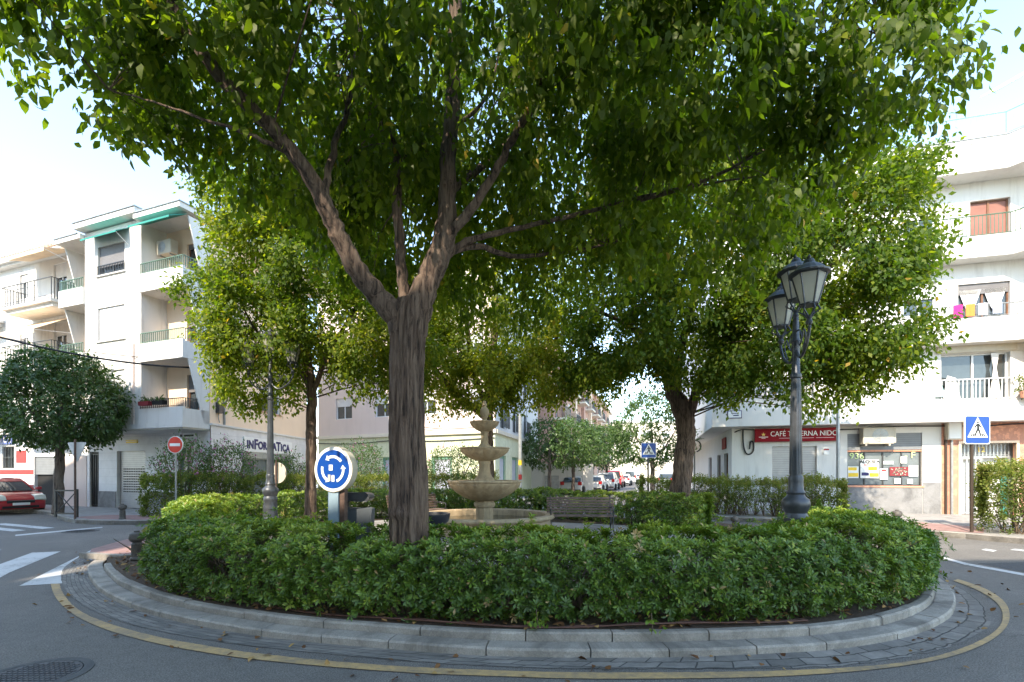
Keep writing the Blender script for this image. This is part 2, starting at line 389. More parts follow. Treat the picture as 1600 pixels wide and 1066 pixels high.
# ------------------------------------------------------------------ leaves (numpy)
RNG = np.random.default_rng(11)
def leaf_mesh(name, c, d, n, L, W, tint, mat, parent=None, detail=1):
    "c base points, d leaf direction, n approx normal; detail 2: 6 verts, 1: 4 verts"
    d = d/np.linalg.norm(d, axis=1, keepdims=True)
    s = np.cross(d, n); s /= (np.linalg.norm(s, axis=1, keepdims=True)+1e-9)
    up = np.cross(s, d)
    L = L[:, None]; W = W[:, None]; m = len(c)
    if detail == 2:
        V = np.stack([c, c+d*L*.32-s*W*.5+up*W*.12, c+d*L*.32+s*W*.5+up*W*.12, c+d*L*.68-s*W*.36-up*L*.05+up*W*.08, c+d*L*.68+s*W*.36-up*L*.05+up*W*.08, c+d*L-up*L*.16], 1)
        k = 6; loops = np.array([0,2,1, 1,2,4,3, 3,4,5]); sizes = np.array([3,4,3])
    elif detail == 3:   # obovate
        V = np.stack([c, c+d*L*.6-s*W*.5+up*W*.15, c+d*L*.65, c+d*L*.6+s*W*.5+up*W*.15, c+d*L], 1)
        V = np.stack([c, c+d*L*.6-s*W*.5+up*W*.18, c+d*L-up*L*.08, c+d*L*.6+s*W*.5+up*W*.18], 1)
        k = 4; loops = np.array([0,3,2, 0,2,1]); sizes = np.array([3,3])
    else:
        V = np.stack([c, c+d*L*.45-s*W*.5, c+d*L-up*L*.1, c+d*L*.45+s*W*.5], 1)
        k = 4; loops = np.array([0,3,2,1]); sizes = np.array([4])
    me = bpy.data.meshes.new(name)
    nl = len(loops); nf = len(sizes)
    me.vertices.add(m*k); me.vertices.foreach_set('co', V.reshape(-1).astype(np.float32))
    me.loops.add(m*nl); me.loops.foreach_set('vertex_index', (loops[None]+np.arange(m)[:,None]*k).reshape(-1).astype(np.int32))
    st = np.concatenate([[0], np.cumsum(sizes)[:-1]])
    me.polygons.add(m*nf); me.polygons.foreach_set('loop_start', (st[None]+np.arange(m)[:,None]*nl).reshape(-1).astype(np.int32))
    try: me.polygons.foreach_set('loop_total', np.tile(sizes, m).astype(np.int32))
    except Exception: pass
    at = me.attributes.new('tint', 'FLOAT', 'FACE'); at.data.foreach_set('value', np.repeat(tint, nf).astype(np.float32))
    me.update(calc_edges=True)
    return link_mesh(name, me, mat, parent)
def vnoise(p, f, ph=0.0):
    x, y, z = p[:,0]*f, p[:,1]*f, p[:,2]*f
    return (np.sin(x*1.7+1.3*np.sin(y*1.1+ph)+ph)+np.sin(y*2.1+1.1*np.sin(z*1.3+ph*2))+np.sin(z*1.9+1.2*np.sin(x*1.2-ph)))/3
def crown_points(blobs, n, shell=.55, gap=-.25, gf=1.1, seed=0):
    rng = np.random.default_rng(seed)
    w = np.array([b[3]*b[4]+b[4]*b[5]+b[3]*b[5] for b in blobs]); w = w/w.sum()
    out = []; nrm = []
    tot = 0
    B = np.array([b[:6] for b in blobs])
    while tot < n:
        k = rng.choice(len(blobs), n, p=w)
        v = rng.normal(size=(n,3)); v /= np.linalg.norm(v, axis=1, keepdims=True)
        r = shell+(1-shell)*rng.random(n)**.6
        inner = rng.random(n) < .18; r = np.where(inner, r*rng.random(n), r)
        bump_ = 1+.10*vnoise(v*3, 1.3, seed)+.05*vnoise(v*7, 1.3, seed+2)
        p = B[k,:3]+v*B[k,3:6]*(r*bump_)[:,None]
        # drop points deep inside any other blob
        q = (p[:,None,:]-B[None,:,:3])/B[None,:,3:6]; dd = np.sqrt((q**2).sum(2)).min(1)
        keep = (dd > shell*.85)|(rng.random(n) < .2)
        keep &= vnoise(p, gf, seed+1.7) > gap
        p = p[keep]; v = v[keep]
        out.append(p); nrm.append(v); tot += len(p)
    return np.concatenate(out)[:n], np.concatenate(nrm)[:n]
def crown(name, blobs, ncl, per, L, wr, mat, parent, seed, droop=.8, rad=.22, detail=1, gap=-.25, gf=1.1, shell=.55, keepfn=None, tint_bias=None, tshift=0):
    rng = np.random.default_rng(seed+99)
    c, v = crown_points(blobs, ncl, shell, gap, gf, seed)
    if keepfn is not None:
        k = keepfn(c); c = c[k]; v = v[k]
    ncl = len(c)
    # twig direction: outward with droop
    td = v*1.0+rng.normal(size=(ncl,3))*.6; td[:,2] -= droop*.8; td /= np.linalg.norm(td, axis=1, keepdims=True)
    t = (np.arange(per)/max(per-1,1)-.3)
    C = c[:,None,:]+td[:,None,:]*(t[None,:,None]*rad*2)+rng.normal(size=(ncl,per,3))*rad*.38
    D = td[:,None,:]*.8+rng.normal(size=(ncl,per,3))*.7; D[...,2] -= droop*.75
    cn = v*.6+rng.normal(size=(ncl,3))*.35; cn[:,2] += .75
    Nn = rng.normal(size=(ncl,per,3))*.42+cn[:,None,:]
    m = ncl*per
    C = C.reshape(m,3); D = D.reshape(m,3); Nn = Nn.reshape(m,3)
    LL = L*(.65+.6*rng.random(m)); WW = LL*wr*(.8+.4*rng.random(m))
    cl = .5+.5*vnoise(c, .9, seed*1.3)
    T = np.repeat(.28*cl+.1, per)+.5*rng.random(m)*rng.random(m)+tshift+.08*np.repeat(rng.normal(size=ncl), per)
    if tint_bias is not None: T = T+tint_bias(C)
    T = np.where(rng.random(m) < .005, 1.0, np.clip(T, 0, .97))
    o = leaf_mesh(name, C, D, Nn, LL, WW, T, mat, parent, detail)
    return o, c
def limb(mb, pts, r, n=9, per=5, wob=.02, seed=0):
    q = crom(pts, per); m = len(q); rr = []
    rnd = random.Random(seed)
    for i in range(m):
        t = i/(m-1)*(len(r)-1); a = int(min(t, len(r)-2)); rr.append((r[a]+(r[a+1]-r[a])*(t-a))*(1+rnd.uniform(-.05,.05)))
        if 0 < i < m-1: q[i] = q[i]+Vector((rnd.uniform(-1,1), rnd.uniform(-1,1), 0))*wob
    mb.tube(q, rr, n); return q
def twigs(mb, anchors, limbs, count, seed, r0=.02, r1=.004, n=4):
    rnd = random.Random(seed); pts = [p for l in limbs for p in l[2:]]
    P_ = np.array([tuple(p) for p in pts])
    idx = rnd.sample(range(len(anchors)), min(count, len(anchors)))
    for i in idx:
        a = Vector(anchors[i]); d = np.linalg.norm(P_-np.array(a), axis=1)+ .6*np.maximum(0, P_[:,2]-a.z)
        j = int(d.argmin()); b = Vector(P_[j])
        if (a-b).length < .3: continue
        mid = (a+b)/2+Vector((rnd.uniform(-.2,.2), rnd.uniform(-.2,.2), .12*(a-b).length))
        L = (a-b).length
        mb.tube([b, b.lerp(mid,.5)+Vector((0,0,.03)), mid, mid.lerp(a,.5), a], [r0*(.5+.35*L)*f for f in (1,.8,.6,.45,.25)], n, False)
# ================================================================== GROUND AND ISLAND
def norm2(a): l = math.hypot(a[0], a[1]) or 1; return (a[0]/l, a[1]/l)
def offs(pts, d, closed=False):
    "offset to the left of travel"
    n = len(pts); out = []
    for i in range(n):
        if closed: a = pts[(i-1) % n]; b = pts[(i+1) % n]
        else: a = pts[max(i-1,0)]; b = pts[min(i+1,n-1)]
        t = norm2((b[0]-a[0], b[1]-a[1])); out.append(Vector((pts[i][0]-t[1]*d, pts[i][1]+t[0]*d, 0)))
    return out
def resample(pts, step):
    out = [Vector(pts[0])]; acc = 0
    for a, b in zip(pts[:-1], pts[1:]):
        a = Vector(a); b = Vector(b); L = (b-a).length; 
        if L == 0: continue
        t = step-acc
        while t <= L: out.append(a.lerp(b, t/L)); t += step
        acc = (acc+L) % step if L else acc
        acc = L-(t-step)
    return out
def strip_mesh(name, A, Bp, z, mat, kind='structure', closed=False, wob=0, zb=None):
    "sheet between two polylines with metre UVs"
    n = min(len(A), len(Bp)); me = bpy.data.meshes.new(name); vs = []; fs = []; uv = []
    s = 0; S = []; rnd = random.Random(3)
    for i in range(n):
        if i: s += (Vector(A[i])-Vector(A[i-1])).length
        S.append(s)
        w = (Vector(A[i][:2])-Vector(Bp[i][:2])).length
        a = Vector((A[i][0], A[i][1], z)); b = Vector((Bp[i][0], Bp[i][1], z if zb is None else zb))
        if wob: 
            dirn = (b-a).normalized(); b += dirn*rnd.uniform(-wob, wob)
        vs += [a, b]; uv += [(s, 0), (s, w)]
    for i in range(n-1): fs.append((2*i, 2*i+1, 2*i+3, 2*i+2))
    if closed: fs.append((2*n-2, 2*n-1, 1, 0))
    me.from_pydata(vs, [], fs); l = me.uv_layers.new(name='UVMap')
    for p in me.polygons:
        for li in p.loop_indices: l.data[li].uv = uv[me.loops[li].vertex_index]
    me.update()
    o = link_mesh(name, me, mat); return tag(o, kind=kind)
def sheet(name, poly, z, mat, thick=0, kind='structure'):
    mb = MB()
    if thick: mb.prism([(p[0], p[1]) for p in poly], z-thick, z)
    else:
        mb.add([(p[0], p[1], z) for p in poly], [tuple(t) for t in tessellate_polygon([[Vector((p[0],p[1],0)) for p in poly]])])
    o = mb.build(name, mat); return tag(o, kind=kind)
def stones(name, line, h, w, length, mat, rnd, z0=-.02, gap=.012, jit=.004, broken=.0):
    "row of kerb stones; line = outer edge, body to the left of travel"
    mb = MB(); n = len(line); inn = offs(line, w); ch = .016
    i = 0; per = max(2, int(length/ (line[1]-line[0]).length))
    o1 = offs(line, ch); i1 = offs(line, w-ch)
    while i < n-1:
        k = per+rnd.randint(-1, 1); j = min(i+k, n-1)
        if n-1-j < 2: j = n-1
        dz = rnd.uniform(-jit, jit); dl = rnd.uniform(-jit, jit)*1.5
        vs = []; fs = []
        idx = list(range(i, j+1))
        for q, a in enumerate(idx):
            def pt(p, z):
                v = Vector((p[0], p[1], z))
                if q == 0: v += (line[min(a+1,n-1)]-line[a]).normalized()*gap/2
                if q == len(idx)-1: v -= (line[a]-line[a-1]).normalized()*gap/2
                return v
            e = .006*rnd.random()
            vs += [pt(line[a], z0), pt(line[a], h+dz-ch-e), pt(o1[a], h+dz-e*.3), pt(i1[a], h+dz), pt(inn[a], h+dz-.004), pt(inn[a], z0)]
        for q in range(len(idx)-1):
            for c in range(5):
                a = q*6+c; fs.append((a, a+1, a+7, a+6))
        fs.append((5,4,3,2,1,0)); b = (len(idx)-1)*6; fs.append(tuple(b+c for c in range(6)))
        mb.add(vs, fs); i = j
    o = mb.build(name, mat); return tag(o, kind='structure')

# the ground as one sheet to the horizon
mb = MB(); g = [-900,-200,-60,-30,-15,-8,-4,0,4,8,15,30,60,200,900]
for i in range(len(g)-1):
    for j in range(len(g)-1):
        mb.add([(g[i],g[j],0),(g[i+1],g[j],0),(g[i+1],g[j+1],0),(g[i],g[j+1],0)], [(0,1,2,3)])
me = bpy.data.meshes.new('road'); import bmesh
o = mb.build('road', MT['asphalt']); tag(o, kind='structure')
bm = bmesh.new(); bm.from_mesh(o.data); bmesh.ops.remove_doubles(bm, verts=bm.verts, dist=.001); bm.to_mesh(o.data); bm.free()

kerb_px = [(150,880),(137,894),(150,920),(187,944),(262,969),(400,995),(562,1012),(775,1027),(1025,1029),(1225,1022),(1325,1014),(1425,995),(1480,970),(1493,948),(1488,930),(1470,912)]
kfront = [G(*p) for p in kerb_px]
kback = [Vector(p+(0,)) for p in [(7.5,9.2),(8.05,11.2),(7.5,13.4),(6.1,15.3),(3.3,16.9),(0,17.9),(-3.2,18.3),(-6.4,17.6),(-8.5,15.6),(-9.2,13.2),(-8.8,11.2)]]
loop = crom([kback[-1]]+kfront+kback, 10)[0:]
KO = resample(loop+[loop[0]], .12)
if (KO[-1]-KO[0]).length < .06: KO = KO[:-1]
# travel: left side -> front -> right = counter-clockwise seen from above, island to the left
nF = min(range(len(KO)), key=lambda i: (KO[i]-Vector((7.5,9.2,0))).length)
rnd = random.Random(5)
stones('kerb', KO+[KO[0]], .085, .20, .9, MT['kerb'], rnd, jit=.006)
K2 = offs(KO, .205, True)
iS = min(range(len(K2)//2), key=lambda i: (K2[i]-G(168,884,.1)).length)
stones('inner_kerb', K2[iS:nF+8], .165, .10, .95, MT['kerb'], rnd, jit=.010)
tag(sheet('flower_bed_soil', offs(KO, .25, True), .155, MT['soil'], .15), kind='structure')
pl = offs(KO, 2.75, True)
pl = [p for i, p in enumerate(pl) if i % 3 == 0]
sheet('plaza_paving', pl, .172, MT['paving'], .1)
sheet('pink_paving', [(-8.35,9.6),(-8.0,9.15),(-7.1,8.9),(-6.3,9.6),(-6.2,12.4),(-8.85,12.6),(-8.75,11)], .178, MT['pink_tile'], .1)
sheet('paving_edge', [(-8.0,9.15),(-8.12,9.06),(-7.1,8.78),(-6.2,9.5),(-6.3,9.6),(-7.1,8.9)], .186, MT['kerb'], .1)
# gutter and painted ring
gut_px = [(128,868),(100,888),(96,908),(106,926),(130,946),(172,966),(240,985),(330,1001),(400,1011),(550,1026),(700,1038),(860,1045),(1050,1046),(1200,1045),(1312,1041),(1400,1030),(1475,1013),(1532,990),(1546,970),(1535,945),(1502,921),(1470,907)]
yo_px = [(76,913),(84,935),(112,962),(165,987),(245,1009),(320,1023),(400,1034),(525,1046),(650,1055),(775,1060),(900,1064),(1050,1064),(1200,1061),(1325,1053),(1425,1041),(1502,1024),(1556,999),(1579,972),(1575,945),(1553,926),(1526,914),(1498,905)]
yi_px = [(96,913),(103,930),(128,955),(182,977),(255,996),(330,1009),(400,1020),(525,1033),(650,1042),(775,1047),(900,1050),(1050,1050),(1200,1048),(1325,1043),(1425,1033),(1496,1015),(1546,992),(1564,970),(1559,948),(1540,932),(1515,919),(1488,909)]
ki = crom(kfront, 10); go = crom([G(*p) for p in gut_px], 10)
def even(pts, n):
    pts = [Vector(p) for p in pts]; L = [0]
    for a, b in zip(pts[:-1], pts[1:]): L.append(L[-1]+(b-a).length)
    out = []; j = 0
    for k in range(n):
        t = L[-1]*k/(n-1)
        while j < len(L)-2 and L[j+1] < t: j += 1
        out.append(pts[j].lerp(pts[j+1], (t-L[j])/max(L[j+1]-L[j], 1e-6)))
    return out
strip_mesh('gutter', even(ki, 240), even(go, 240), .010, MT['gutter'], wob=.015, zb=.006)
yo = even(crom([G(*p) for p in yo_px], 10), 240); yi = even(crom([G(*p) for p in yi_px], 10), 240)
strip_mesh('yellow_line', [p.lerp(q, .15) for p, q in zip(yo, yi)], [p.lerp(q, .85) for p, q in zip(yo, yi)], .0085, MT['yellow_line'], wob=.004)
def quad(name, px, z, mat, world=False):
    return sheet(name, px if world else [G(*p) for p in px], z, mat)
quad('zebra_stripe', [(30,916),(97,912),(193,855),(146,858)], .005, MT['white_line'])
quad('zebra_stripe', [(-30,918),(0,903),(15,895),(95,862),(50,864),(0,882),(-60,906)], .005, MT['white_line'])
quad('zebra_stripe', [(-9.9,7.6),(-9.4,7.5),(-11.2,10.6),(-11.7,10.7)], .005, MT['white_line'], True)
quad('zebra_stripe', [(-10.9,7.2),(-10.4,7.1),(-12.2,10.2),(-12.7,10.3)], .005, MT['white_line'], True)
for k in range(5):
    b = Vector((-13.95-.25*k*1.0, 14.75-.62*k, 0)); d = Vector((-2.9,1.32,0)); w = Vector((-.1,-.3,0))
    quad('zebra_stripe', [b, b+d, b+d+w, b+w], .005, MT['white_line'], True)
quad('lane_line', [(24,836),(24,838),(160,825),(160,823.6)], .005, MT['white_line'])
quad('lane_line', [(150,817.5),(150,819.3),(262,819.5),(262,817.7)], .005, MT['white_line'])
quad('lane_line', [(1464,868),(1462,870),(1507,883),(1600,900),(1640,908),(1640,904),(1600,896.5),(1509,880)], .005, MT['white_line'])
quad('lane_line', [(1533,859.5),(1552,862.5),(1558,860.5),(1540,858)], .005, MT['white_line'])
quad('lane_line', [(1578,859.5),(1600,862),(1600,859.5),(1585,858)], .005, MT['white_line'])
# patched rectangle of darker asphalt on the right
MT['asphalt_new'] = plain('fresh_asphalt', (.075,.077,.08), .85, 0, .35, 20, .4, 120)
quad('asphalt_patch', [(1527,880.5),(1600,894.5),(1640,892),(1640,878),(1597,879)], .0035, MT['asphalt_new'])
# manholes
def manhole(loc, r, label, group=None):
    t = thing('manhole_cover', label, 'manhole cover', loc)
    m = MB(); m.lathe([(r+.07,0),(r+.07,.008),(r+.02,.012),(r,.010),(r,.0)], 40); m.build('frame', MT['greyrender'] if False else MT['kerb_dark'], t)
    m = MB(); m.lathe([(r-.008,0),(r-.008,.009)], 40)
    q = int(r/.045)
    for i in range(-q, q+1):
        for j in range(-q, q+1):
            x = i*.045; y = j*.045
            if math.hypot(x, y) < r-.04: m.box(x-.014, x+.014, y-.014, y+.014, .009, .014)
    m.build('lid', MT['iron_lid'], t)
    return t
MT['kerb_dark'] = concrete('dark_mortar', (.07,.07,.07), (.12,.12,.12)); MT['iron_lid'] = plain('cast_iron_lid', (.085,.085,.088), .6, .4, .3, 9)
manhole((-4.0,4.02,0), .33, 'round cast iron manhole cover in the road at the bottom left')
manhole((-12.4,13.9,0), .35, 'round manhole cover in the road beyond the zebra crossing on the left')
# pavements beyond the road
LP = crom([(-60,36,0),(-40,28.4,0),(-24,21.6,0),(-18.6,19.3,0),(-16.2,17.3,0),(-14.2,15.9,0),(-12,15.6,0),(-10.4,16.6,0),(-8.4,18.9,0),(-5,21.1,0),(-1.9,22.0,0),(-.3,23.2,0),(.6,26,0),(3.9,37.7,0),(12,66,0),(24,107,0)], 8)
lp = resample(LP, .3)
sheet('left_pavement', [(24,140),(-60,140)]+[(p[0], p[1]) for p in lp], .14, MT['grey_tile'], .16)
stones('left_pavement_kerb', lp, .152, .14, 1.0, MT['kerb'], rnd, jit=.003)
RP = crom([(40,-8,0),(26,1.5,0),(19,6,0),(14,9.6,0),(12.1,11.4,0),(11.5,12.4,0),(11.0,13.0,0),(10.6,14.0,0),(9.6,15.4,0),(7.2,17.2,0),(5.4,18.6,0),(4.9,20,0),(5.2,22,0),(8.8,35.7,0),(17.5,66,0),(29.5,107,0)], 8)
rp = resample(RP, .3)
sheet('right_pavement', [(140,140),(140,-8)]+[(p[0], p[1]) for p in rp], .14, MT['paving'], .16)
stones('right_pavement_kerb', [Vector(p) for p in rp[::-1]], .152, .14, 1.0, MT['kerb'], rnd, jit=.003)
for poly in ([(11.25,13.1),(12.0,12.3),(13.3,13.6),(12.6,15.2),(10.9,14.2)],):
    sheet('pink_pavement', poly, .146, MT['pink_tile'])
sheet('pink_pavement', [(-15.2,16.75),(-14.1,16.1),(-12.1,15.8),(-10.9,16.5),(-11.6,17.3),(-14.6,17.6)], .146, MT['pink_tile'])

# ================================================================== HEDGES
def hedge(name, label, line, width, z0, z1, nros, mat, L=.06, kl=7, seed=0, group=None, gap=-.45, stems=40, style='rosette', wild=.0, zj=.06, thin_bottom=.35, tshift=0, noshell=.7):
    rng = np.random.default_rng(seed); t = thing(name, label, 'hedge', (line[0][0], line[0][1], z0), 0, group)
    off = np.array([line[0][0], line[0][1], z0])
    pts = crom([Vector((p[0], p[1], 0)) for p in line], 8); pp = np.array([tuple(p) for p in pts])
    seg = np.linalg.norm(np.diff(pp, axis=0), axis=1); S = np.concatenate([[0], np.cumsum(seg)]); LT = S[-1]
    hw = width/2; n = int(nros*1.8)
    s = rng.uniform(-hw, LT+hw, n); th = rng.uniform(0, 2*np.pi, n); 
    bot = (np.sin(th) < -.5); keep0 = ~bot | (rng.random(n) < .5)
    s = s[keep0]; th = th[keep0]; n = len(s)
    ex = np.maximum(np.maximum(-s, s-LT), 0)/hw; sc = np.sqrt(np.maximum(0, 1-ex**2))
    sc_t = np.clip(s, 0, LT); x = np.interp(sc_t, S, pp[:,0]); y = np.interp(sc_t, S, pp[:,1])
    x2 = np.interp(np.clip(s+.05,0,LT), S, pp[:,0]); y2 = np.interp(np.clip(s+.05,0,LT), S, pp[:,1])
    x1 = np.interp(np.clip(s-.05,0,LT), S, pp[:,0]); y1 = np.interp(np.clip(s-.05,0,LT), S, pp[:,1])
    tx, ty = x2-x1, y2-y1; tl = np.hypot(tx, ty)+1e-9; tx /= tl; ty /= tl
    p_ = 3.6; cs = np.cos(th); sn = np.sin(th); rr = (np.abs(cs)**p_+np.abs(sn)**p_)**(-1/p_)
    rad = 1-.42*(rng.random(n)**2.2)*np.where(rng.random(n) < .75, .5, 1.6)
    lx = cs*rr*rad*hw*sc; lz = sn*rr*rad
    h = (z1-z0)
    pos = np.stack([x+ty*lx+tx*np.sign(s-LT/2)*ex*hw*rad, y-tx*lx+ty*np.sign(s-LT/2)*ex*hw*rad, z0+h*(.5+.5*lz)], 1)
    nrm = np.stack([ty*cs+tx*np.sign(s-LT/2)*ex, -tx*cs+ty*np.sign(s-LT/2)*ex, sn*.9+.15], 1)
    nz = vnoise(pos, 1.5, seed)*.6+vnoise(pos, 4.0, seed+3)*.5
    pos += nrm*(nz*.085)[:,None]
    pos[:,2] += np.where(sn > .5, (vnoise(pos, 2.2, seed+5)+vnoise(pos, 6, seed+1)*.6)*zj, 0)
    g = vnoise(pos, 5.5, seed+8)*.6+vnoise(pos, 2.6, seed+4)*.5
    low = (pos[:,2]-z0)/h
    k = (g > gap)&((low > .3)|(rng.random(n) > thin_bottom*(1-low/.3)+.0))&(pos[:,2] > z0+.02)
    pos = pos[k]; nrm = nrm[k]; pos = pos[:nros]; nrm = nrm[:nros]; m = len(pos)
    if wild:
        w = rng.random(m) < wild; pos[w] += nrm[w]*rng.uniform(.03,.16,(w.sum(),1)); 
    pos = pos-off
    ax = nrm+rng.normal(size=(m,3))*.45; ax[:,2] += .55; ax /= np.linalg.norm(ax, axis=1, keepdims=True)
    a1 = np.cross(ax, rng.normal(size=(m,3))); a1 /= np.linalg.norm(a1, axis=1, keepdims=True); a2 = np.cross(ax, a1)
    if style == 'rosette':
        ph = (np.arange(kl)[None,:]*2.4+rng.uniform(0,6,(m,1)))
        rd = a1[:,None,:]*np.cos(ph)[...,None]+a2[:,None,:]*np.sin(ph)[...,None]
        up_ = .25+.7*(np.arange(kl)/kl)[None,:,None]
        D = rd+ax[:,None,:]*up_+rng.normal(size=(m,kl,3))*.12
        C = pos[:,None,:]+ax[:,None,:]*(.02*(np.arange(kl)/kl))[None,:,None]+rd*.004
        Nn = ax[:,None,:]-rd*.4+np.zeros_like(D); det = 3; wr = .40
    else:
        tt = (np.arange(kl)/kl)[None,:,None]
        C = pos[:,None,:]+ax[:,None,:]*tt*L*2.4; sd = np.where(np.arange(kl) % 2 == 0, 1, -1)[None,:,None]
        D = a1[:,None,:]*sd+ax[:,None,:]*.6+rng.normal(size=(m,kl,3))*.3; Nn = a2[:,None,:]+rng.normal(size=(m,kl,3))*.4; Nn[...,2] += .6; det = 1; wr = .45
    M_ = m*kl; C = C.reshape(M_,3); D = D.reshape(M_,3); Nn = Nn.reshape(M_,3)
    sz = np.repeat(.75+.5*rng.random(m), kl)
    LL = L*sz*(.75+.4*rng.random(M_)); WW = LL*wr
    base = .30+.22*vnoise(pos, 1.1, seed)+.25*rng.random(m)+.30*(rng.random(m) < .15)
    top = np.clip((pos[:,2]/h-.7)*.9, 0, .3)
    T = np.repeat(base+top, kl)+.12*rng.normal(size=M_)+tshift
    T = np.where(np.repeat(rng.random(m) < .005, kl)|(rng.random(M_) < .012), 1, np.clip(T, 0, .96))
    leaf_mesh('foliage', C, D, Nn, LL, WW, T, mat, t, det)
    mb = MB(); r = random.Random(seed)
    for i in range(stems):
        q = r.uniform(.4, LT-.4); X = float(np.interp(q, S, pp[:,0]))-off[0]; Y = float(np.interp(q, S, pp[:,1]))-off[1]
        lx = r.uniform(-.5,.5)*hw; b = Vector((X+lx, Y+lx*.5, -.04)); hh = h*r.uniform(.75,.98)
        for f in range(r.randint(2, 4)):
            e = Vector((X+lx+r.uniform(-1,1)*hw*.9, Y+r.uniform(-1,1)*hw*.9, hh*r.uniform(.7,1)))
            mid = b.lerp(e, .45)+Vector((r.uniform(-.08,.08), r.uniform(-.08,.08), .05))
            mb.tube([b, b.lerp(mid,.5)+Vector((r.uniform(-.03,.03),)*3), mid, e], [.014,.012,.009,.004], 5, False)
    mb.build('stems', MT['twig'], t)
    return t
FH = [(-4.95,8.0),(-4.5,7.1),(-3.3,6.3),(-1.5,5.72),(0.2,5.5),(1.8,5.5),(3.3,5.75),(4.5,6.35),(5.35,7.3),(5.85,8.5),(6.1,9.6)]
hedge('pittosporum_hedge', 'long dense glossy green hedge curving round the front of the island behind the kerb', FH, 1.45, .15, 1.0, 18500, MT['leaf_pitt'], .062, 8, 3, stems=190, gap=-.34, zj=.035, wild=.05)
IH = [(-6.1,9.7),(-7.5,11.3),(-8.0,13.2),(-6.6,15.2),(-4.3,16.4),(-1.6,16.9),(.8,16.6)]
hedge('pittosporum_hedge', 'clipped green inner hedge behind the blue roundabout sign and the fountain', IH, 1.0, .16, 1.06, 8000, MT['leaf_pitt'], .085, 6, 4, stems=40, gap=-.5, tshift=.05)
hedge('pittosporum_hedge', 'sun dappled low hedge in front of the right hand thick tree trunk beside the bench', [(.95,16.4),(2.6,15.7),(3.9,14.4),(5.4,13.3)], 1.15, .16, 1.07, 4200, MT['leaf_pitt'], .085, 6, 5, stems=24, tshift=.16, gap=-.4)
hedge('privet_hedge', 'ragged hedge on the far left pavement under the no entry sign', [(-13.0,17.1),(-10.7,18.4),(-8.2,19.9),(-4.6,21.7)], 1.3, .15, 1.5, 6200, MT['leaf_box'], .085, 6, 6, style='twig', stems=60, wild=.25, zj=.12)
hedge('privet_hedge', 'yellow green hedge across the road behind the fountain', [(-4.1,21.9),(-2.1,22.6),(-.9,23.4)], 1.1, .15, 1.45, 1700, MT['leaf_box'], .09, 6, 7, style='twig', stems=20, wild=.25, tshift=.2)
hedge('privet_hedge', 'leggy yellow topped hedge with bare stems in front of the cafe', [(5.3,19.75),(7.4,18.4),(9.4,17.2),(11.2,16.3)], 1.1, .15, 1.33, 5200, MT['leaf_box'], .075, 6, 8, style='twig', stems=110, wild=.25, zj=.1, thin_bottom=1.1, gap=-.3, tshift=.12)
hedge('privet_hedge', 'wild bushy hedge at the right edge in front of the terracotta wall', [(12.4,12.75),(13.6,12.0),(15.4,10.6),(16.6,9.6)], 1.3, .15, 1.72, 5200, MT['leaf_box'], .085, 6, 9, style='twig', stems=110, wild=.3, zj=.16, thin_bottom=1.0, tshift=.05)
def shrub(label, c, r, n, seed, petals=260, group='flowering shrubs across the road', L=.1):
    t = thing('flowering_shrub', label, 'shrub', c, 0, group)
    rx, h = r
    o, cc = crown('foliage', [(0,0,h*.55,rx,rx,h*.5), (rx*.35,0,h*.7,rx*.5,rx*.5,h*.3), (-rx*.4,.1,h*.62,rx*.55,rx*.5,h*.34)], int(n*1.8), 7, L, .4, MT['leaf_street'], t, seed, droop=-.6, rad=.16, gap=-.5, gf=3)
    rng = np.random.default_rng(seed); 
    if petals:
        k = cc[rng.integers(0, len(cc), petals)]; k = k*1.06; k[:,2] = k[:,2]+.08
        k = k[k[:,2] > h*.5]; m = len(k)
        leaf_mesh('flowers', k, rng.normal(size=(m,3)), rng.normal(size=(m,3)), np.full(m,.09), np.full(m,.08), rng.random(m), MT['petal'], t)['kind'] = 'stuff'
    mb = MB()
    for i in range(14):
        a = i*2.4; mb.tube([(0,0,-.02),(math.cos(a)*rx*.3, math.sin(a)*rx*.3, h*.4),(math.cos(a)*rx*.7, math.sin(a)*rx*.7, h*.85)], [.02,.014,.005], 5, False)
    mb.build('stems', MT['twig'], t); return t
shrub('pink flowering shrub by the white tiled corner, leftmost of three', (-12.2,17.9,.14), (.95,2.7), 300, 21)
shrub('pink flowering shrub left of the left hand street lamp', (-11.0,18.7,.14), (1.0,2.6), 320, 22)
shrub('leafy shrub in front of the computer shop sign', (-9.4,20.3,.14), (.8,2.3), 260, 25, 60)
shrub('yellow green shrub right behind the blue roundabout sign', (-7.1,22.6,.14), (1.15,2.9), 360, 23, 120)
shrub('dense leafy shrub between the tree trunk and the fountain', (-2.75,22.6,.14), (1.35,2.7), 420, 24, 120)
# ================================================================== TREES
def tree_thing(name, label, loc, group=None): return thing(name, label, 'tree', loc, 0, group)
def rel(pts, o): return [Vector(p)-Vector(o) for p in pts]
GT = 'maple trees on the roundabout island'
# ---- 1: the big maple in the front hedge
o1 = Vector((-1.17, 5.5, .14)); t1 = tree_thing('maple_tree', 'big maple tree with forked brown trunk rising out of the front hedge', o1, GT)
mb = MB(); LIMBS = []
def L(pxs, r, n=9, o=o1, seed=0, wob=.015):
    q = limb(mb, rel([P(*p) for p in pxs], o), r, n, 6, wob, seed); LIMBS.append(q); return q
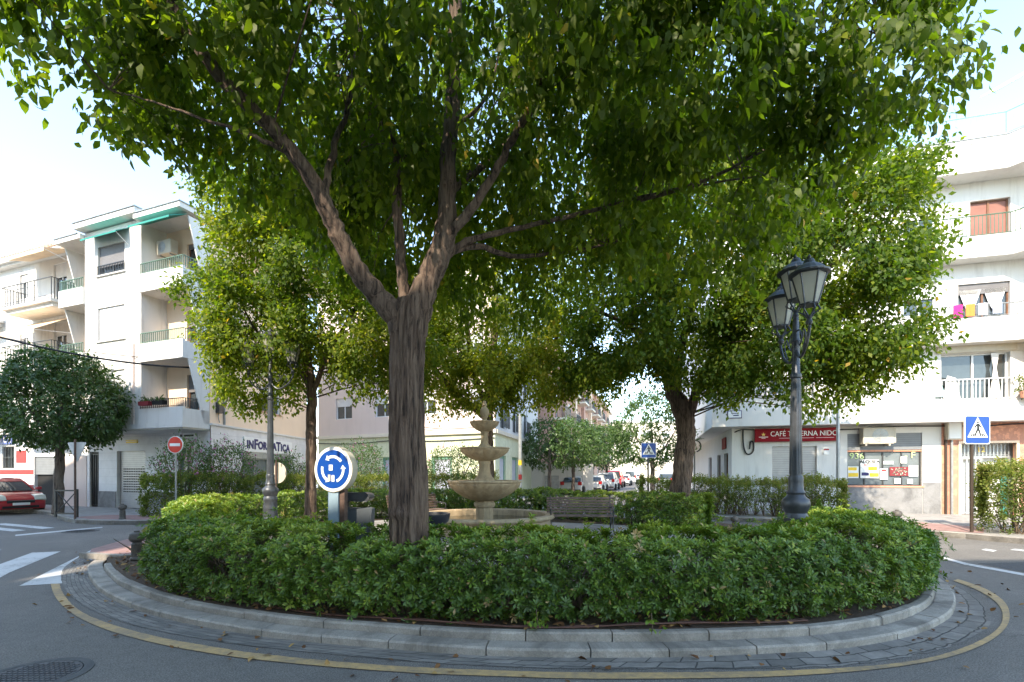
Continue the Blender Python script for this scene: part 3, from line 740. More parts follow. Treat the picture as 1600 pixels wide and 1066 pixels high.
# trunk with root flare and ridges
tr = crom(rel([P(641,955,5.5), P(640,900,5.5), P(639,840,5.5), P(638,760,5.5), P(636,680,5.5), P(636,600,5.5), P(637,540,5.5), P(640,500,5.5), P(646,470,5.5)], o1), 26)
prof = [.25,.215,.205,.20,.19,.178,.182,.205,.17]
from mathutils import noise as mn
vs = []; fs = []; n = 128; m = len(tr)
for i, c in enumerate(tr):
    u = i/(m-1)*(len(prof)-1); a = int(min(u, len(prof)-2)); r = prof[a]+(prof[a+1]-prof[a])*(u-a)
    for k in range(n):
        an = 2*math.pi*k/n
        rr = r*(1+.035*math.sin(5*an+1.3+c.z*.35)+.025*math.sin(11*an+c.z*1.1)+.022*math.sin(19*an-c.z*.8+1)+.012*math.sin(31*an+c.z*2.3)+.02*math.sin(c.z*5+an*2))
        if c.z < .45: rr *= 1+.10*(1-c.z/.45)*max(0, math.sin(4*an))
        fz = mn.noise(Vector((math.cos(an)*5.5, math.sin(an)*5.5, c.z*1.5))); f2 = mn.noise(Vector((math.cos(an)*13, math.sin(an)*13, c.z*3.2+7)))
        rr += .016*(1-2.2*abs(fz))-.011*max(0, .25-abs(f2))*4*.6
        if .95 < c.z < 1.25: rr += .03*math.exp(-((c.z-1.1)/.06)**2)*max(0, math.cos(an+1.9))**4
        vs.append((c.x+rr*math.cos(an), c.y+rr*math.sin(an), c.z))
for i in range(m-1):
    for k in range(n): a = i*n+k; b = i*n+(k+1) % n; fs.append((a, b, b+n, a+n))
mb.add(vs, fs); LIMBS.append(tr)
L([(634,535,5.5),(620,495,5.45),(590,462,5.4),(560,425,5.3),(528,365,5.15),(500,305,5.0),(462,245,4.85),(405,180,4.7),(345,120,4.6),(290,45,4.5),(235,-60,4.4),(190,-180,4.3)], [.13,.145,.118,.105,.092,.085,.075,.068,.06,.052,.04,.02], 14, seed=1)
L([(645,530,5.5),(655,480,5.5),(672,430,5.5),(690,385,5.5),(698,335,5.5),(700,260,5.55),(706,180,5.6),(708,90,5.6),(712,0,5.6),(716,-120,5.7),(720,-260,5.8)], [.14,.155,.135,.125,.105,.09,.09,.085,.08,.06,.03], 14, seed=2)
L([(700,372,5.45),(742,318,5.3),(786,245,5.15),(826,170,5.0),(852,100,4.9),(868,30,4.8),(885,-60,4.7)], [.06,.05,.042,.036,.03,.022,.012], seed=3)
L([(640,500,5.55),(630,450,5.6),(624,380,5.65),(621,300,5.7),(618,240,5.75),(600,190,5.8),(575,120,5.9),(560,30,6.0)], [.07,.066,.06,.054,.05,.04,.032,.02], seed=4)
L([(621,250,5.75),(655,225,5.9),(690,208,6.0),(730,185,6.1),(760,150,6.2),(780,80,6.3)], [.035,.03,.028,.026,.02,.012], seed=5)
L([(676,425,5.55),(715,385,5.7),(760,368,5.8),(830,352,5.9),(915,332,5.95),(1010,306,6.1),(1120,285,6.3),(1240,268,6.3)], [.05,.042,.036,.03,.026,.02,.014,.006], seed=6)
L([(690,400,5.6),(745,385,5.9),(800,400,6.3),(870,395,6.8),(960,380,7.2)], [.045,.038,.032,.022,.01], seed=7)
L([(700,300,5.6),(755,260,6.0),(800,215,6.4),(850,150,6.7),(900,80,7.0)], [.055,.045,.035,.025,.012], seed=8)
L([(960,322,5.9),(1080,290,6.0),(1200,230,6.0),(1300,140,5.9),(1380,40,5.8)], [.026,.022,.017,.012,.006], 7, seed=9)
L([(505,310,5.0),(520,240,5.2),(545,160,5.4),(556,60,5.6)], [.045,.035,.026,.014], 8, seed=11)
L([(462,245,4.85),(400,215,4.7),(330,190,4.6),(240,160,4.5),(170,140,4.45)], [.03,.02,.014,.009,.004], 6, seed=12)
B1 = [(-1.0,6.2,8.2,4.6,4.2,3.4), (-3.7,5.0,7.15,1.8,2.1,1.7), (-2.5,5.6,6.1,1.5,1.6,1.35), (-4.0,4.9,6.25,.95,1.0,1.0), (.6,6.4,6.6,2.3,1.9,2.1), (2.4,6.3,6.2,2.1,1.7,2.1), (3.2,5.5,6.9,1.6,1.7,1.7), (3.8,5.0,6.0,.8,.9,.8), (1.6,4.9,5.9,1.2,1.0,.8), (.2,4.0,6.7,2.6,1.5,1.3), (-.4,8.8,7.0,3.6,2.4,2.6), (-1.8,7.8,6.0,1.6,1.6,1.5)]
def keep1(c):
    # stay clear of the lens and of the street in front
    return (np.linalg.norm(c-np.array([0,0,1.7]), axis=1) > 3.1)
cr, anch = crown('crown', [(b[0]-o1.x, b[1]-o1.y, b[2]-o1.z, b[3], b[4], b[5]) for b in B1], 9800, 11, .122, .50, MT['leaf_near'], t1, 31, droop=1.2, rad=.165, detail=2, gap=-.05, gf=2.6, shell=.6, tshift=.09,
                 keepfn=lambda c: keep1(c+np.array(o1)))
twigs(mb, anch, LIMBS, 420, 4, .009, n=4)
autosmooth(mb.build('trunk', MT['bark'], t1), 60)

def auto_tree(label, base, lean, trunk_px, blobs, ncl, per, leafL, mat, seed, limbs, group=GT, name='maple_tree', gap=-.3, gf=1.2, droop=.6, rad=.28, shell=.55, tw=90, barkm='bark', wr=.55, tshift=0, detail=1, keepfn=None, tint_bias=None):
    global mb, LIMBS
    o = Vector(base); t = tree_thing(name, label, o, group); m2 = MB(); LB = []
    for k, (pts, r) in enumerate(limbs):
        LB.append(limb(m2, rel(pts, o), r, 12 if k == 0 else 8, 6, .02, seed+k))
    cr, an = crown('crown', [(b[0]-o.x, b[1]-o.y, b[2]-o.z, b[3], b[4], b[5]) for b in blobs], ncl, per, leafL, wr, mat, t, seed, droop=droop, rad=rad, detail=detail, gap=gap, gf=gf, shell=shell, tshift=tshift, keepfn=keepfn, tint_bias=tint_bias)
    twigs(m2, an, LB, tw, seed, .016)
    autosmooth(m2.build('trunk', MT[barkm], t), 60)
    return t
# ---- 2: right maple with thick trunk, spreading toward the cafe
d2 = 14.5
auto_tree('thick trunked maple right of the bench with a wide yellow green crown', (5.0, d2, .14), 0, None,
  [(5.4,13.6,7.6,3.4,3.2,3.3),(7.6,12.2,7.0,2.4,2.4,2.6),(8.7,11.6,7.6,1.5,1.7,1.9),(8.6,11.6,5.4,1.5,1.7,1.3),(3.3,13.2,6.0,1.7,2.0,1.7),(6.6,12.2,5.1,1.9,1.7,1.25),(4.4,12.6,8.6,2.2,2.2,2.2),(2.3,13.6,5.0,1.0,1.2,.9),(5.2,13.2,4.9,1.3,1.3,.8),(7.4,12.0,3.75,1.1,1.0,.55),(5.9,12.6,4.0,.9,.9,.5),(8.7,11.8,4.5,1.0,1.0,.7)],
  9500, 13, .128, MT['leaf_far'], 41,
  [([P(1064,800,d2), P(1063,770,d2), P(1068,720,d2), P(1072,680,d2), P(1066,640,d2), P(1050,610,d2), P(1044,570,d2), P(1036,520,14.2), P(1030,430,14), P(1028,330,13.8)], [.38,.31,.285,.27,.29,.22,.19,.15,.1,.05]),
   ([P(1072,665,d2), P(1084,625,14.3), P(1098,590,14), P(1130,540,13.6), P(1190,480,13), P(1290,420,12.3), P(1380,380,11.8)], [.17,.16,.13,.11,.09,.07,.03]),
   ([P(1056,610,d2), P(1060,560,14.3), P(1075,500,14), P(1095,420,13.6)], [.16,.13,.1,.05]),
   ([P(1040,560,14.3), P(1010,530,14), P(965,500,13.6), P(920,480,13.4)], [.1,.08,.06,.03]),
   ([P(1190,480,13), P(1240,500,12.6), P(1320,480,12), P(1400,470,11.6)], [.07,.06,.04,.02])], gap=-.16, gf=1.7, tw=150, tshift=.07, rad=.22)
# ---- 3: left maple in the corner of the island
d3 = 13.2
auto_tree('slim maple with ivy on its trunk at the left of the island', (-5.5, d3, .14), 0, None,
  [(-5.6,13.4,6.8,2.3,2.3,2.7),(-7.5,13.0,6.3,1.25,1.3,.8),(-7.0,13.0,3.95,.7,.8,.6),(-7.3,13.0,5.0,.8,.9,.7),(-7.7,13.0,9.0,.8,1.0,.8),(-6.6,12.8,8.0,1.2,1.2,1.2),(-4.0,13.0,5.6,1.9,1.9,1.8),(-6.6,12.8,4.5,1.3,1.3,1.0),(-3.0,12.6,4.6,1.4,1.4,1.0),(-6.3,12.2,5.4,1.5,1.3,1.2),(-5.0,12.2,7.4,1.8,1.2,1.8),(-5.2,13.6,9.2,2.3,2.2,1.6)],
  5400, 13, .12, MT['leaf_far'], 51,
  [([P(484,815,d3), P(485,770,d3), P(486,700,d3), P(487,640,d3), P(484,590,d3), P(478,540,d3), P(465,470,d3), P(455,390,d3), P(450,320,d3)], [.17,.145,.135,.13,.12,.1,.08,.05,.02]),
   ([P(486,620,d3), P(510,560,d3), P(545,500,13), P(580,440,12.8)], [.09,.07,.05,.02]),
   ([P(484,600,d3), P(450,560,13), P(410,530,12.8), P(380,480,12.8)], [.08,.06,.04,.02])], gap=-.05, gf=2.2, tw=90, tshift=.18, rad=.22)  # tint shift yellows the leaves in place of sun shining through
# ---- 4: maple behind the fountain
d4 = 15.9
auto_tree('dark trunked maple standing directly behind the stone fountain', (-.84, d4, .14), 0, None,
  [(-.6,15.6,6.8,2.8,2.6,2.7),(1.3,15.2,5.3,1.8,1.8,1.5),(-2.6,15.2,5.0,1.7,1.8,1.5),(.2,14.6,4.6,1.6,1.4,.9),(-.8,14.8,4.4,1.3,1.2,.8),(2.5,15.2,4.6,1.0,1.2,.8),(-3.2,15.0,6.3,1.6,1.6,1.6)],
  4400, 12, .12, MT['leaf_far'], 61,
  [([P(762,812,d4), P(763,760,d4), P(763,700,d4), P(762,660,d4), P(764,620,d4), P(770,560,d4), P(775,480,d4), P(770,400,d4)], [.22,.19,.175,.17,.17,.13,.09,.03]),
   ([P(762,655,d4), P(745,640,15.7), P(715,620,15.4), P(685,585,15.1), P(650,530,14.8), P(610,470,14.6)], [.14,.12,.11,.10,.08,.03]),
   ([P(764,640,d4), P(745,600,15.6), P(735,560,15.3), P(730,490,15)], [.1,.09,.07,.03]),
   ([P(766,630,d4), P(790,600,15.8), P(830,560,15.5), P(880,520,15.2)], [.1,.08,.06,.02])], gap=-.05, gf=2.2, tw=80, tshift=.3, rad=.22)  # strong tint shift paints in the sun glowing through this crown
# ---- ivy shoots on trunk 3
# ---- citrus-like pavement trees
def street_tree(label, base, hc, rx, rz, n, mat, seed, trunk_r=.11, group='round headed pavement trees', L=.13, lean=(0,0), per=6, gap=-.55, name='orange_tree'):
    x, y, z = base
    bl = [(x+lean[0], y+lean[1], hc, rx, rx, rz), (x+lean[0]-rx*.45, y, hc-rz*.25, rx*.6, rx*.6, rz*.6), (x+lean[0]+rx*.45, y-.1, hc-rz*.2, rx*.62, rx*.6, rz*.6), (x+lean[0]*.5, y-.2, hc+rz*.35, rx*.7, rx*.7, rz*.7), (x-rx*.75, y-.2, hc-rz*.05, rx*.38, rx*.4, rz*.34), (x+rx*.5, y-.3, hc+rz*.62, rx*.4, rx*.4, rz*.34), (x+rx*.85, y-.2, hc-rz*.3, rx*.33, rx*.35, rz*.3), (x-rx*.35, y-.2, hc+rz*.8, rx*.35, rx*.35, rz*.25)]
    hb = hc-rz*.7
    lm = [([(x,y,z-.02),(x+lean[0]*.2,y,z+(hb-z)*.4),(x+lean[0]*.45,y,hb),(x+lean[0]*.8,y,hc)], [trunk_r*1.25,trunk_r,trunk_r*.85,trunk_r*.4]),
          ([(x+lean[0]*.4,y,hb-.1),(x-rx*.3,y,hb+.4),(x-rx*.6,y,hc)], [trunk_r*.6,trunk_r*.4,.02]),
          ([(x+lean[0]*.4,y,hb-.1),(x+rx*.35,y+.1,hb+.4),(x+rx*.6,y,hc)], [trunk_r*.6,trunk_r*.4,.02])]
    return auto_tree(label, (x,y,z), 0, None, bl, n, per, L, mat, seed, lm, group, name, gap=gap, gf=2.2, droop=.5, rad=.14, shell=.75, tw=20, barkm='bark_dark', wr=.42)
street_tree('dark green round headed orange tree beside the red car', (-17.3,18.4,.14), 4.35, 2.0, 1.85, 2900, MT['leaf_citrus'], 71, .16, lean=(.25,-.1), L=.16, per=7, group=None)
street_tree('dark round headed tree nearest the fountain on the central street', (2.6,33.5,.14), 3.6, 1.9, 1.65, 800, MT['leaf_citrus'], 72, .13, L=.22)
street_tree('sunlit round headed tree over the white parked hatchbacks', (4.5,35.5,.14), 3.75, 2.0, 1.8, 800, MT['leaf_street'], 73, .13, L=.22)
street_tree('dark round headed tree further up the street beside the red van', (9.0,46.0,.14), 4.0, 2.35, 2.0, 800, MT['leaf_citrus'], 74, .13, L=.25)
street_tree('small farther tree squeezed between two bigger ones on the central street', (6.9,42.0,.14), 3.9, 1.7, 1.7, 500, MT['leaf_citrus'], 77, .12, L=.24)
street_tree('tall pale green tree behind the small crossing sign', (6.6,22.6,.14), 3.7, 1.75, 1.7, 1500, MT['leaf_street'], 75, .11, L=.15, lean=(-.1,0), group=None, gap=-.4)

# ================================================================== LAMPS
def lantern(parent, loc, s=1.0):
    M = Matrix.Translation(loc)@Matrix.Scale(s, 4)
    n = 6
    m = MB(M)   # metal: cage, roof, scrolls
    rb, rt, zb, zt = .115, .225, .0, .44
    for k in range(n):
        a = 2*math.pi*(k+.5)/n; c, s_ = math.cos(a), math.sin(a)
        m.tube([(rb*c,rb*s_,zb),(rt*c,rt*s_,zt)], .013, 5)
        m.tube([(rb*c*.9,rb*s_*.9,zb-.01),(rb*c*1.25,rb*s_*1.25,-.09),(rb*c*.5,rb*s_*.5,-.15),(.03*c,.03*s_,-.2)], [.012,.014,.012,.01], 5)
    m.lathe([(rb+.012,-.02),(rb+.02,.0),(rb+.005,.012)], n, )
    m.lathe([(rt+.005,zt-.01),(rt+.05,zt+.0),(rt+.055,zt+.025),(rt+.01,zt+.05),(.165,zt+.12),(.085,zt+.17),(.075,zt+.20),(.055,zt+.235),(.02,zt+.25),(.028,zt+.275),(.005,zt+.31)], 18)
    m.lathe([(.035,-.30),(.05,-.26),(.03,-.22),(.045,-.19),(.02,-.16)], 12)
    l = m.build('lantern', MT['metal_lamp'], parent)
    g = MB(M); vs = []; 
    for z, r in ((zb+.005, rb-.004), (zt-.005, rt-.004)):
        for k in range(n): a = 2*math.pi*(k+.5)/n; vs.append((r*math.cos(a), r*math.sin(a), z))
    g.add(vs, [(k, (k+1) % n, n+(k+1) % n, n+k) for k in range(n)]+[tuple(range(n))[::-1], tuple(range(n, 2*n))])
    g.build('glass_shade', MT['lampglass'], l)
    return l
def lamp(label, loc, heads, ht=3.75, rz=0):
    t = thing('street_lamp', label, 'street lamp', loc, rz, 'cast iron street lamps on the island')
    m = MB()
    prof = [(.21,0),(.21,.08),(.19,.1),(.185,.34),(.2,.37),(.2,.41),(.175,.44),(.165,.62),(.17,.66),(.16,.70),(.155,.82),(.165,.85),(.165,.90),(.145,.95),(.165,1.0),(.185,1.05),(.19,1.10),(.175,1.15),(.13,1.19),(.115,1.22),(.125,1.25),(.105,1.29),(.098,1.42),(.105,1.46),(.09,1.5)]
    m.lathe(prof, 32); b = autosmooth(m.build('base', MT['metal_lamp'], t), 35)
    m = MB(); sh = [(.083,1.5),(.075,2.0),(.066,2.8),(.058,ht-.85),(.075,ht-.83),(.078,ht-.79),(.056,ht-.76),(.05,ht-.35),(.07,ht-.3),(.05,ht-.25),(.04,ht+.02)]
    vs = []; n = 32
    m.lathe([(r,z) for r,z in sh], 16)
    for k in range(12):
        a = 2*math.pi*k/12; m.tube([(.080*math.cos(a),.080*math.sin(a),1.52),(.063*math.cos(a),.063*math.sin(a),2.8),(.056*math.cos(a),.056*math.sin(a),ht-.87)], [.008,.006,.005], 4)
    m.lathe([(.045,ht+.02),(.03,ht+.06)], 12)
    autosmooth(m.build('pole', MT['metal_lamp'], t), 35)
    for (dx, dy, dz) in heads:
        if dx == 0: lantern(t, (0,0,ht+dz+.1), .9); continue
        m = MB(); z0 = ht-.25; h = Vector((dx, dy, ht+dz-.22)); r = Vector((dx, dy, 0)); 
        m.tube(crom([(0,0,z0-.15), r*.35+Vector((0,0,z0-.32)), r*.8+Vector((0,0,z0-.2)), r*1.02+Vector((0,0,z0)), h], 5), .021, 7)
        m.tube(crom([(0,0,z0+.1), r*.3+Vector((0,0,z0+.08)), r*.45+Vector((0,0,z0-.06)), r*.3+Vector((0,0,z0-.14)), r*.2+Vector((0,0,z0-.05))], 4), .012, 6)
        m.tube(crom([r*.55+Vector((0,0,z0-.25)), r*.75+Vector((0,0,z0-.05)), r*.6+Vector((0,0,z0+.05)), r*.5+Vector((0,0,z0-.06))], 4), .011, 6)
        m.build('arm', MT['metal_lamp'], t)
        lantern(t, (dx, dy, ht+dz+.08), .92)
    return t
lamp('dark grey street lamp with three lanterns in front of the cafe', (4.20,7.15,.15), [(-.11,-.5,.0),(.06,.5,.0),(0,0,.22)], 3.78)
lamp('street lamp on the left of the island half hidden by leaves', (-6.05,12.1,.15), [(-.6,.1,.0),(.6,-.1,.0),(0,0,.22)], 4.2)

# ================================================================== FOUNTAIN
ft = thing('stone_fountain', 'three tiered stone fountain in a round basin', 'fountain', (-.74,13.0,.17))
m = MB(); m.lathe([(1.88,0),(1.88,.06),(1.82,.09),(1.80,.28),(1.86,.31),(1.90,.35),(1.90,.385),(1.86,.42),(1.68,.42),(1.64,.40),(1.62,.36),(1.62,.02),(.3,.02)], 72); autosmooth(m.build('basin', MT['limestone'], ft), 30)
m = MB(); m.lathe([(1.615,.20),(1.615,.24)], 48); m.build('water', MT['water'], ft)
m = MB(); m.lathe([(.30,.02),(.30,.16),(.235,.18),(.235,.58),(.27,.60),(.29,.66),(.29,.70),(.25,.74),(.2,.8)], 8); m.build('pedestal', MT['limestone'], ft, bevel=.008)
def bowl(R_, z0, z1, lob, nm='bowl'):
    m = MB(); h = z1-z0
    pr = [(R_*.18,z0),(R_*.34,z0+.03*h),(R_*.53,z0+.18*h,.04),(R_*.70,z0+.40*h,.08),(R_*.83,z0+.62*h,.085),(R_*.92,z0+.80*h,.05),(R_*.955,z0+.87*h),(R_*.99,z0+.9*h),(R_,z0+.95*h),(R_*.985,z1),(R_*.9,z1),(R_*.86,z1-.1*h),(R_*.5,z1-.5*h),(R_*.1,z1-.6*h)]
    m.lathe(pr, 96, lobes=lob); return autosmooth(m.build(nm, MT['limestone'], ft), 32)
bowl(1.0, .76, 1.31, 14); bowl(.68, 1.83, 2.19, 14); bowl(.40, 2.62, 2.89, 12)
m = MB(); m.lathe([(.27,1.08),(.27,1.33),(.255,1.37),(.2,1.42),(.165,1.5),(.15,1.62),(.15,1.74),(.165,1.78),(.16,1.86),(.2,1.9)], 24); autosmooth(m.build('stem', MT['limestone'], ft), 35)
m = MB(); m.lathe([(.19,1.98),(.19,2.2),(.16,2.24),(.11,2.3),(.095,2.42),(.09,2.55),(.11,2.6),(.11,2.68)], 24); autosmooth(m.build('stem', MT['limestone'], ft), 35)
m = MB(); m.lathe([(.09,2.75),(.09,2.92),(.06,2.95),(.075,2.98),(.105,3.04),(.115,3.12,.12),(.105,3.2,.12),(.075,3.27),(.05,3.29),(.07,3.33),(.06,3.37),(.045,3.39),(.05,3.42),(.02,3.45)], 24, lobes=8); autosmooth(m.build('finial', MT['limestone'], ft), 35)

# ================================================================== BENCHES
def bench(label, loc, rz, Lb=1.8):
    t = thing('park_bench', label, 'bench', loc, rz, 'slatted park benches round the fountain')
    m = MB()
    for i in range(6):
        z = .44+i*.072; y = .26+i*.022
        m.box(-Lb/2, Lb/2, y, y+.022, z, z+.055)
    m.build('backrest', MT['bench_slat'], t, bevel=.006)
    m = MB()
    for i in range(7): m.box(-Lb/2, Lb/2, -.22+i*.068, -.22+i*.068+.055, .385-(.012 if i in (0,) else 0), .41)
    m.build('seat', MT['bench_slat'], t, bevel=.006)
    for sx in (-Lb/2+.1, Lb/2-.1):
        m = MB(); m.tube(crom([(sx,-.26,0),(sx,-.2,.2),(sx,-.2,.37),(sx,.0,.37),(sx,.22,.38),(sx,.3,.55),(sx,.42,.9)], 4), .022, 6)
        m.tube(crom([(sx,.3,0),(sx,.2,.18),(sx,.22,.38)], 4), .022, 6); m.tube(crom([(sx,-.2,.37),(sx,-.26,.55),(sx,-.1,.6),(sx,.3,.6)], 4), .018, 6)
        m.build('leg', MT['metal_dark'], t)
    return t
MT['bench_slat'] = plain('worn_bench_slats', (.15,.10,.08), .55, 0, .35, 3)
bench('slatted bench right of the fountain in front of the back hedge', (1.82,12.7,.17), R(-3))
bench('slatted bench behind the big trunk left of the fountain', (-2.75,14.35,.17), R(48))

# ================================================================== SIGNS AND POSTS
def disc(mb, r, y0, y1, cz, n=40, cx=0):
    mb.prism([(cx+r*math.cos(2*math.pi*k/n), cz+r*math.sin(2*math.pi*k/n)) for k in range(n)], y0, y1, 'y')
def arc_arrow(mb, cz, r0, r1, a0, a1, y0, y1, hw=.05, hl=.26):
    n = 12; out = []; inn = []
    for k in range(n+1):
        a = a0+(a1-a0)*k/n; out.append((r1*math.cos(a), cz+r1*math.sin(a))); inn.append((r0*math.cos(a), cz+r0*math.sin(a)))
    for k in range(n): mb.prism([inn[k], out[k], out[k+1], inn[k+1]], y0, y1, 'y')
    rm = (r0+r1)/2; s = 1 if a1 > a0 else -1
    e0 = ((r0-hw)*math.cos(a1), cz+(r0-hw)*math.sin(a1)); e1 = ((r1+hw)*math.cos(a1), cz+(r1+hw)*math.sin(a1)); a2 = a1+s*hl/rm*.85
    mb.prism([e0, e1, (rm*math.cos(a2), cz+rm*math.sin(a2))], y0, y1, 'y')
rs = thing('roundabout_sign', 'blue round roundabout sign with white arrows', 'traffic sign', (-3.0,8.2,.15), R(-18))
cz = 1.60; m = MB(); disc(m, .385, -.05, .09, cz, 48); m.build('light_box', MT['beige_metal'], rs, bevel=.012)
m = MB(); disc(m, .375, -.056, -.052, cz, 48); m.build('rim', MT['sign_white'], rs)
m = MB(); disc(m, .325, -.062, -.0575, cz, 48); m.build('blue_face', MT['sign_blue'], rs)
for a0, a1 in ((R(38), R(115)), (R(168), R(236)), (R(-68), R(2))):
    m = MB(); arc_arrow(m, cz, .19, .235, a0, a1, -.068, -.0635, .03, .075); m.build('arrow', MT['sign_white'], rs)
m = MB(); m.box(-.075,.0,-.068,-.0635,cz-.02,cz+.075); m.build('sticker', MT['paper'], rs); m = MB(); m.box(-.02,.035,-.068,-.0635,cz-.21,cz-.10); m.build('sticker', MT['paper'], rs)
m = MB(); m.box(-.095,-.045,-.0682,-.0636,cz-.2,cz-.09); m.build('sticker', MT['beige_metal'], rs)
m = MB(); m.prism([(-.115,.32),(.075,.32),(.075,1.26),(-.115,1.26)], -.03, .05, 'y'); m.box(-.15,.1,-.06,.08,.0,.32); m.build('pylon', MT['pale_blue'] if 'pale_blue' in MT else plain('pale_blue_pylon', (.22,.30,.36), .5), rs, bevel=.01)
m = MB(); m.box(.085,.185,.0,.09,0,1.38); m.build('post', MT['rust'], rs, bevel=.006)
lb = thing('litter_bin', 'grey litter bin with a rounded hood beside the roundabout sign', 'litter bin', (-2.66,8.55,.15))
m = MB(); m.box(-.27,-.22,-.03,.03,0,1.2); m.build('post', MT['metal_dark'], lb)
m = MB(); m.prism([(-.2+.02*k,.0) for k in ()] or [(-.2,.25),(.17,.25),(.2,.92),(-.21,.92)], -.16, .16, 'y'); m.build('bin', MT['metal_grey2'] if 'metal_grey2' in MT else plain('bin_grey', (.07,.08,.09), .5), lb, bevel=.03)
m = MB(); m.prism([(-.21,1.05),(.14,1.05),(.18,1.08),(.19,1.13),(.16,1.17),(.10,1.19),(-.21,1.19)], -.17, .17, 'y'); m.build('hood', MT['metal_lamp'], lb, bevel=.02)
bb = thing('drinking_fountain', 'black bowl on a pedestal beside the big tree trunk', 'bowl', (-1.36,8.0,.17))
m = MB(); m.lathe([(.16,0),(.16,.08),(.07,.14),(.06,.5),(.1,.58),(.16,.61)], 20); m.build('pedestal', MT['planter'], bb, smooth=False)
m = MB(); m.lathe([(.1,.6),(.22,.63),(.31,.72),(.335,.82),(.335,.85),(.30,.85),(.27,.75),(.1,.68)], 32); autosmooth(m.build('bowl', MT['planter'], bb), 35)
def post(t, r, h, mat='metal_grey', x=0, y=0): m = MB(); m.tube([(x,y,-.02),(x,y,h)], r, 10); return m.build('post', MT[mat], t)
ds = thing('round_sign', 'round beige back of a traffic sign behind the left street lamp', 'traffic sign', (-6.75,13.9,.15), R(165))
m = MB(); disc(m, .30, -.02, .0, 1.53, 40); m.build('sign_back', MT['beige_metal'], ds); post(ds, .03, 1.9, 'rust', 0, .05)
ne = thing('no_entry_sign', 'red no entry sign above the far left hedge', 'traffic sign', (-11.65,16.75,.14), R(-8))
m = MB(); disc(m, .30, -.035, -.01, 2.51, 40); m.build('rim', MT['sign_white'], ne)
m = MB(); disc(m, .275, -.041, -.0365, 2.51, 40); m.build('red_face', MT['red_face'] if 'red_face' in MT else plain('red_sign_face', (.62,.045,.025), .4), ne)
m = MB(); m.box(-.2,.2,-.047,-.0425,2.46,2.56); m.build('bar', MT['sign_white'], ne); post(ne, .03, 2.8)
yv = thing('yield_sign', 'back of a yield sign on a rusty post beside the orange tree', 'traffic sign', (-14.55,16.15,.14), R(172))
m = MB(); m.prism([(-.33,2.56),(.33,2.56),(.35,2.52),(.03,1.92),(-.03,1.92),(-.35,2.52)], -.02, 0, 'y'); m.build('sign_back', MT['metal_pale'] if 'metal_pale' in MT else plain('pale_aluminium', (.55,.55,.54), .5, .2), yv); post(yv, .032, 2.66, 'rust', 0, .05)
br = thing('guard_rail', 'black metal guard rail with crossed bars on the left pavement corner', 'railing', (-15.45,16.75,.14), R(-12))
m = MB()
for x in (-.47, .47): m.box(x-.03, x+.03, -.03, .03, 0, .98)
m.box(-.47,.47,-.02,.02,.9,.95); m.box(-.47,.47,-.02,.02,.1,.15); m.build('frame', MT['metal_dark'], br)
m = MB(); m.tube([(-.44,0,.13),(.44,0,.9)], .017, 6); m.tube([(.44,0.01,.13),(-.44,.01,.9)], .017, 6); m.build('cross_bars', MT['metal_dark'], br)
MT['bollard_iron'] = plain('weathered_bollard', (.11,.10,.09), .6, .2, .35, 9)
def bollard(label, loc):
    t = thing('bollard', label, 'bollard', loc, 0, 'short dark iron bollards'); m = MB()
    m.lathe([(.10,0),(.10,.03),(.085,.045),(.08,.25),(.088,.27),(.07,.285),(.065,.3),(.10,.325),(.118,.36),(.12,.41),(.105,.455),(.07,.475),(.045,.48),(.045,.5),(.02,.51)], 18)
    autosmooth(m.build('bollard_body', MT['bollard_iron'], t), 35); return t
bollard('dark iron bollard on pink paving at the left end of the front hedge', (-6.6,8.5,.17))
bollard('small iron bollard on the far left pavement beside the ragged hedge', (-12.9,16.0,.15))
bollard('iron bollard on the right pavement beside the terracotta wall', (10.72,12.55+.9,.15))
bollard('iron bollard top showing over the hedge left of the cafe lamp', (5.85,12.7,.17)).scale = (.8,.8,.75)
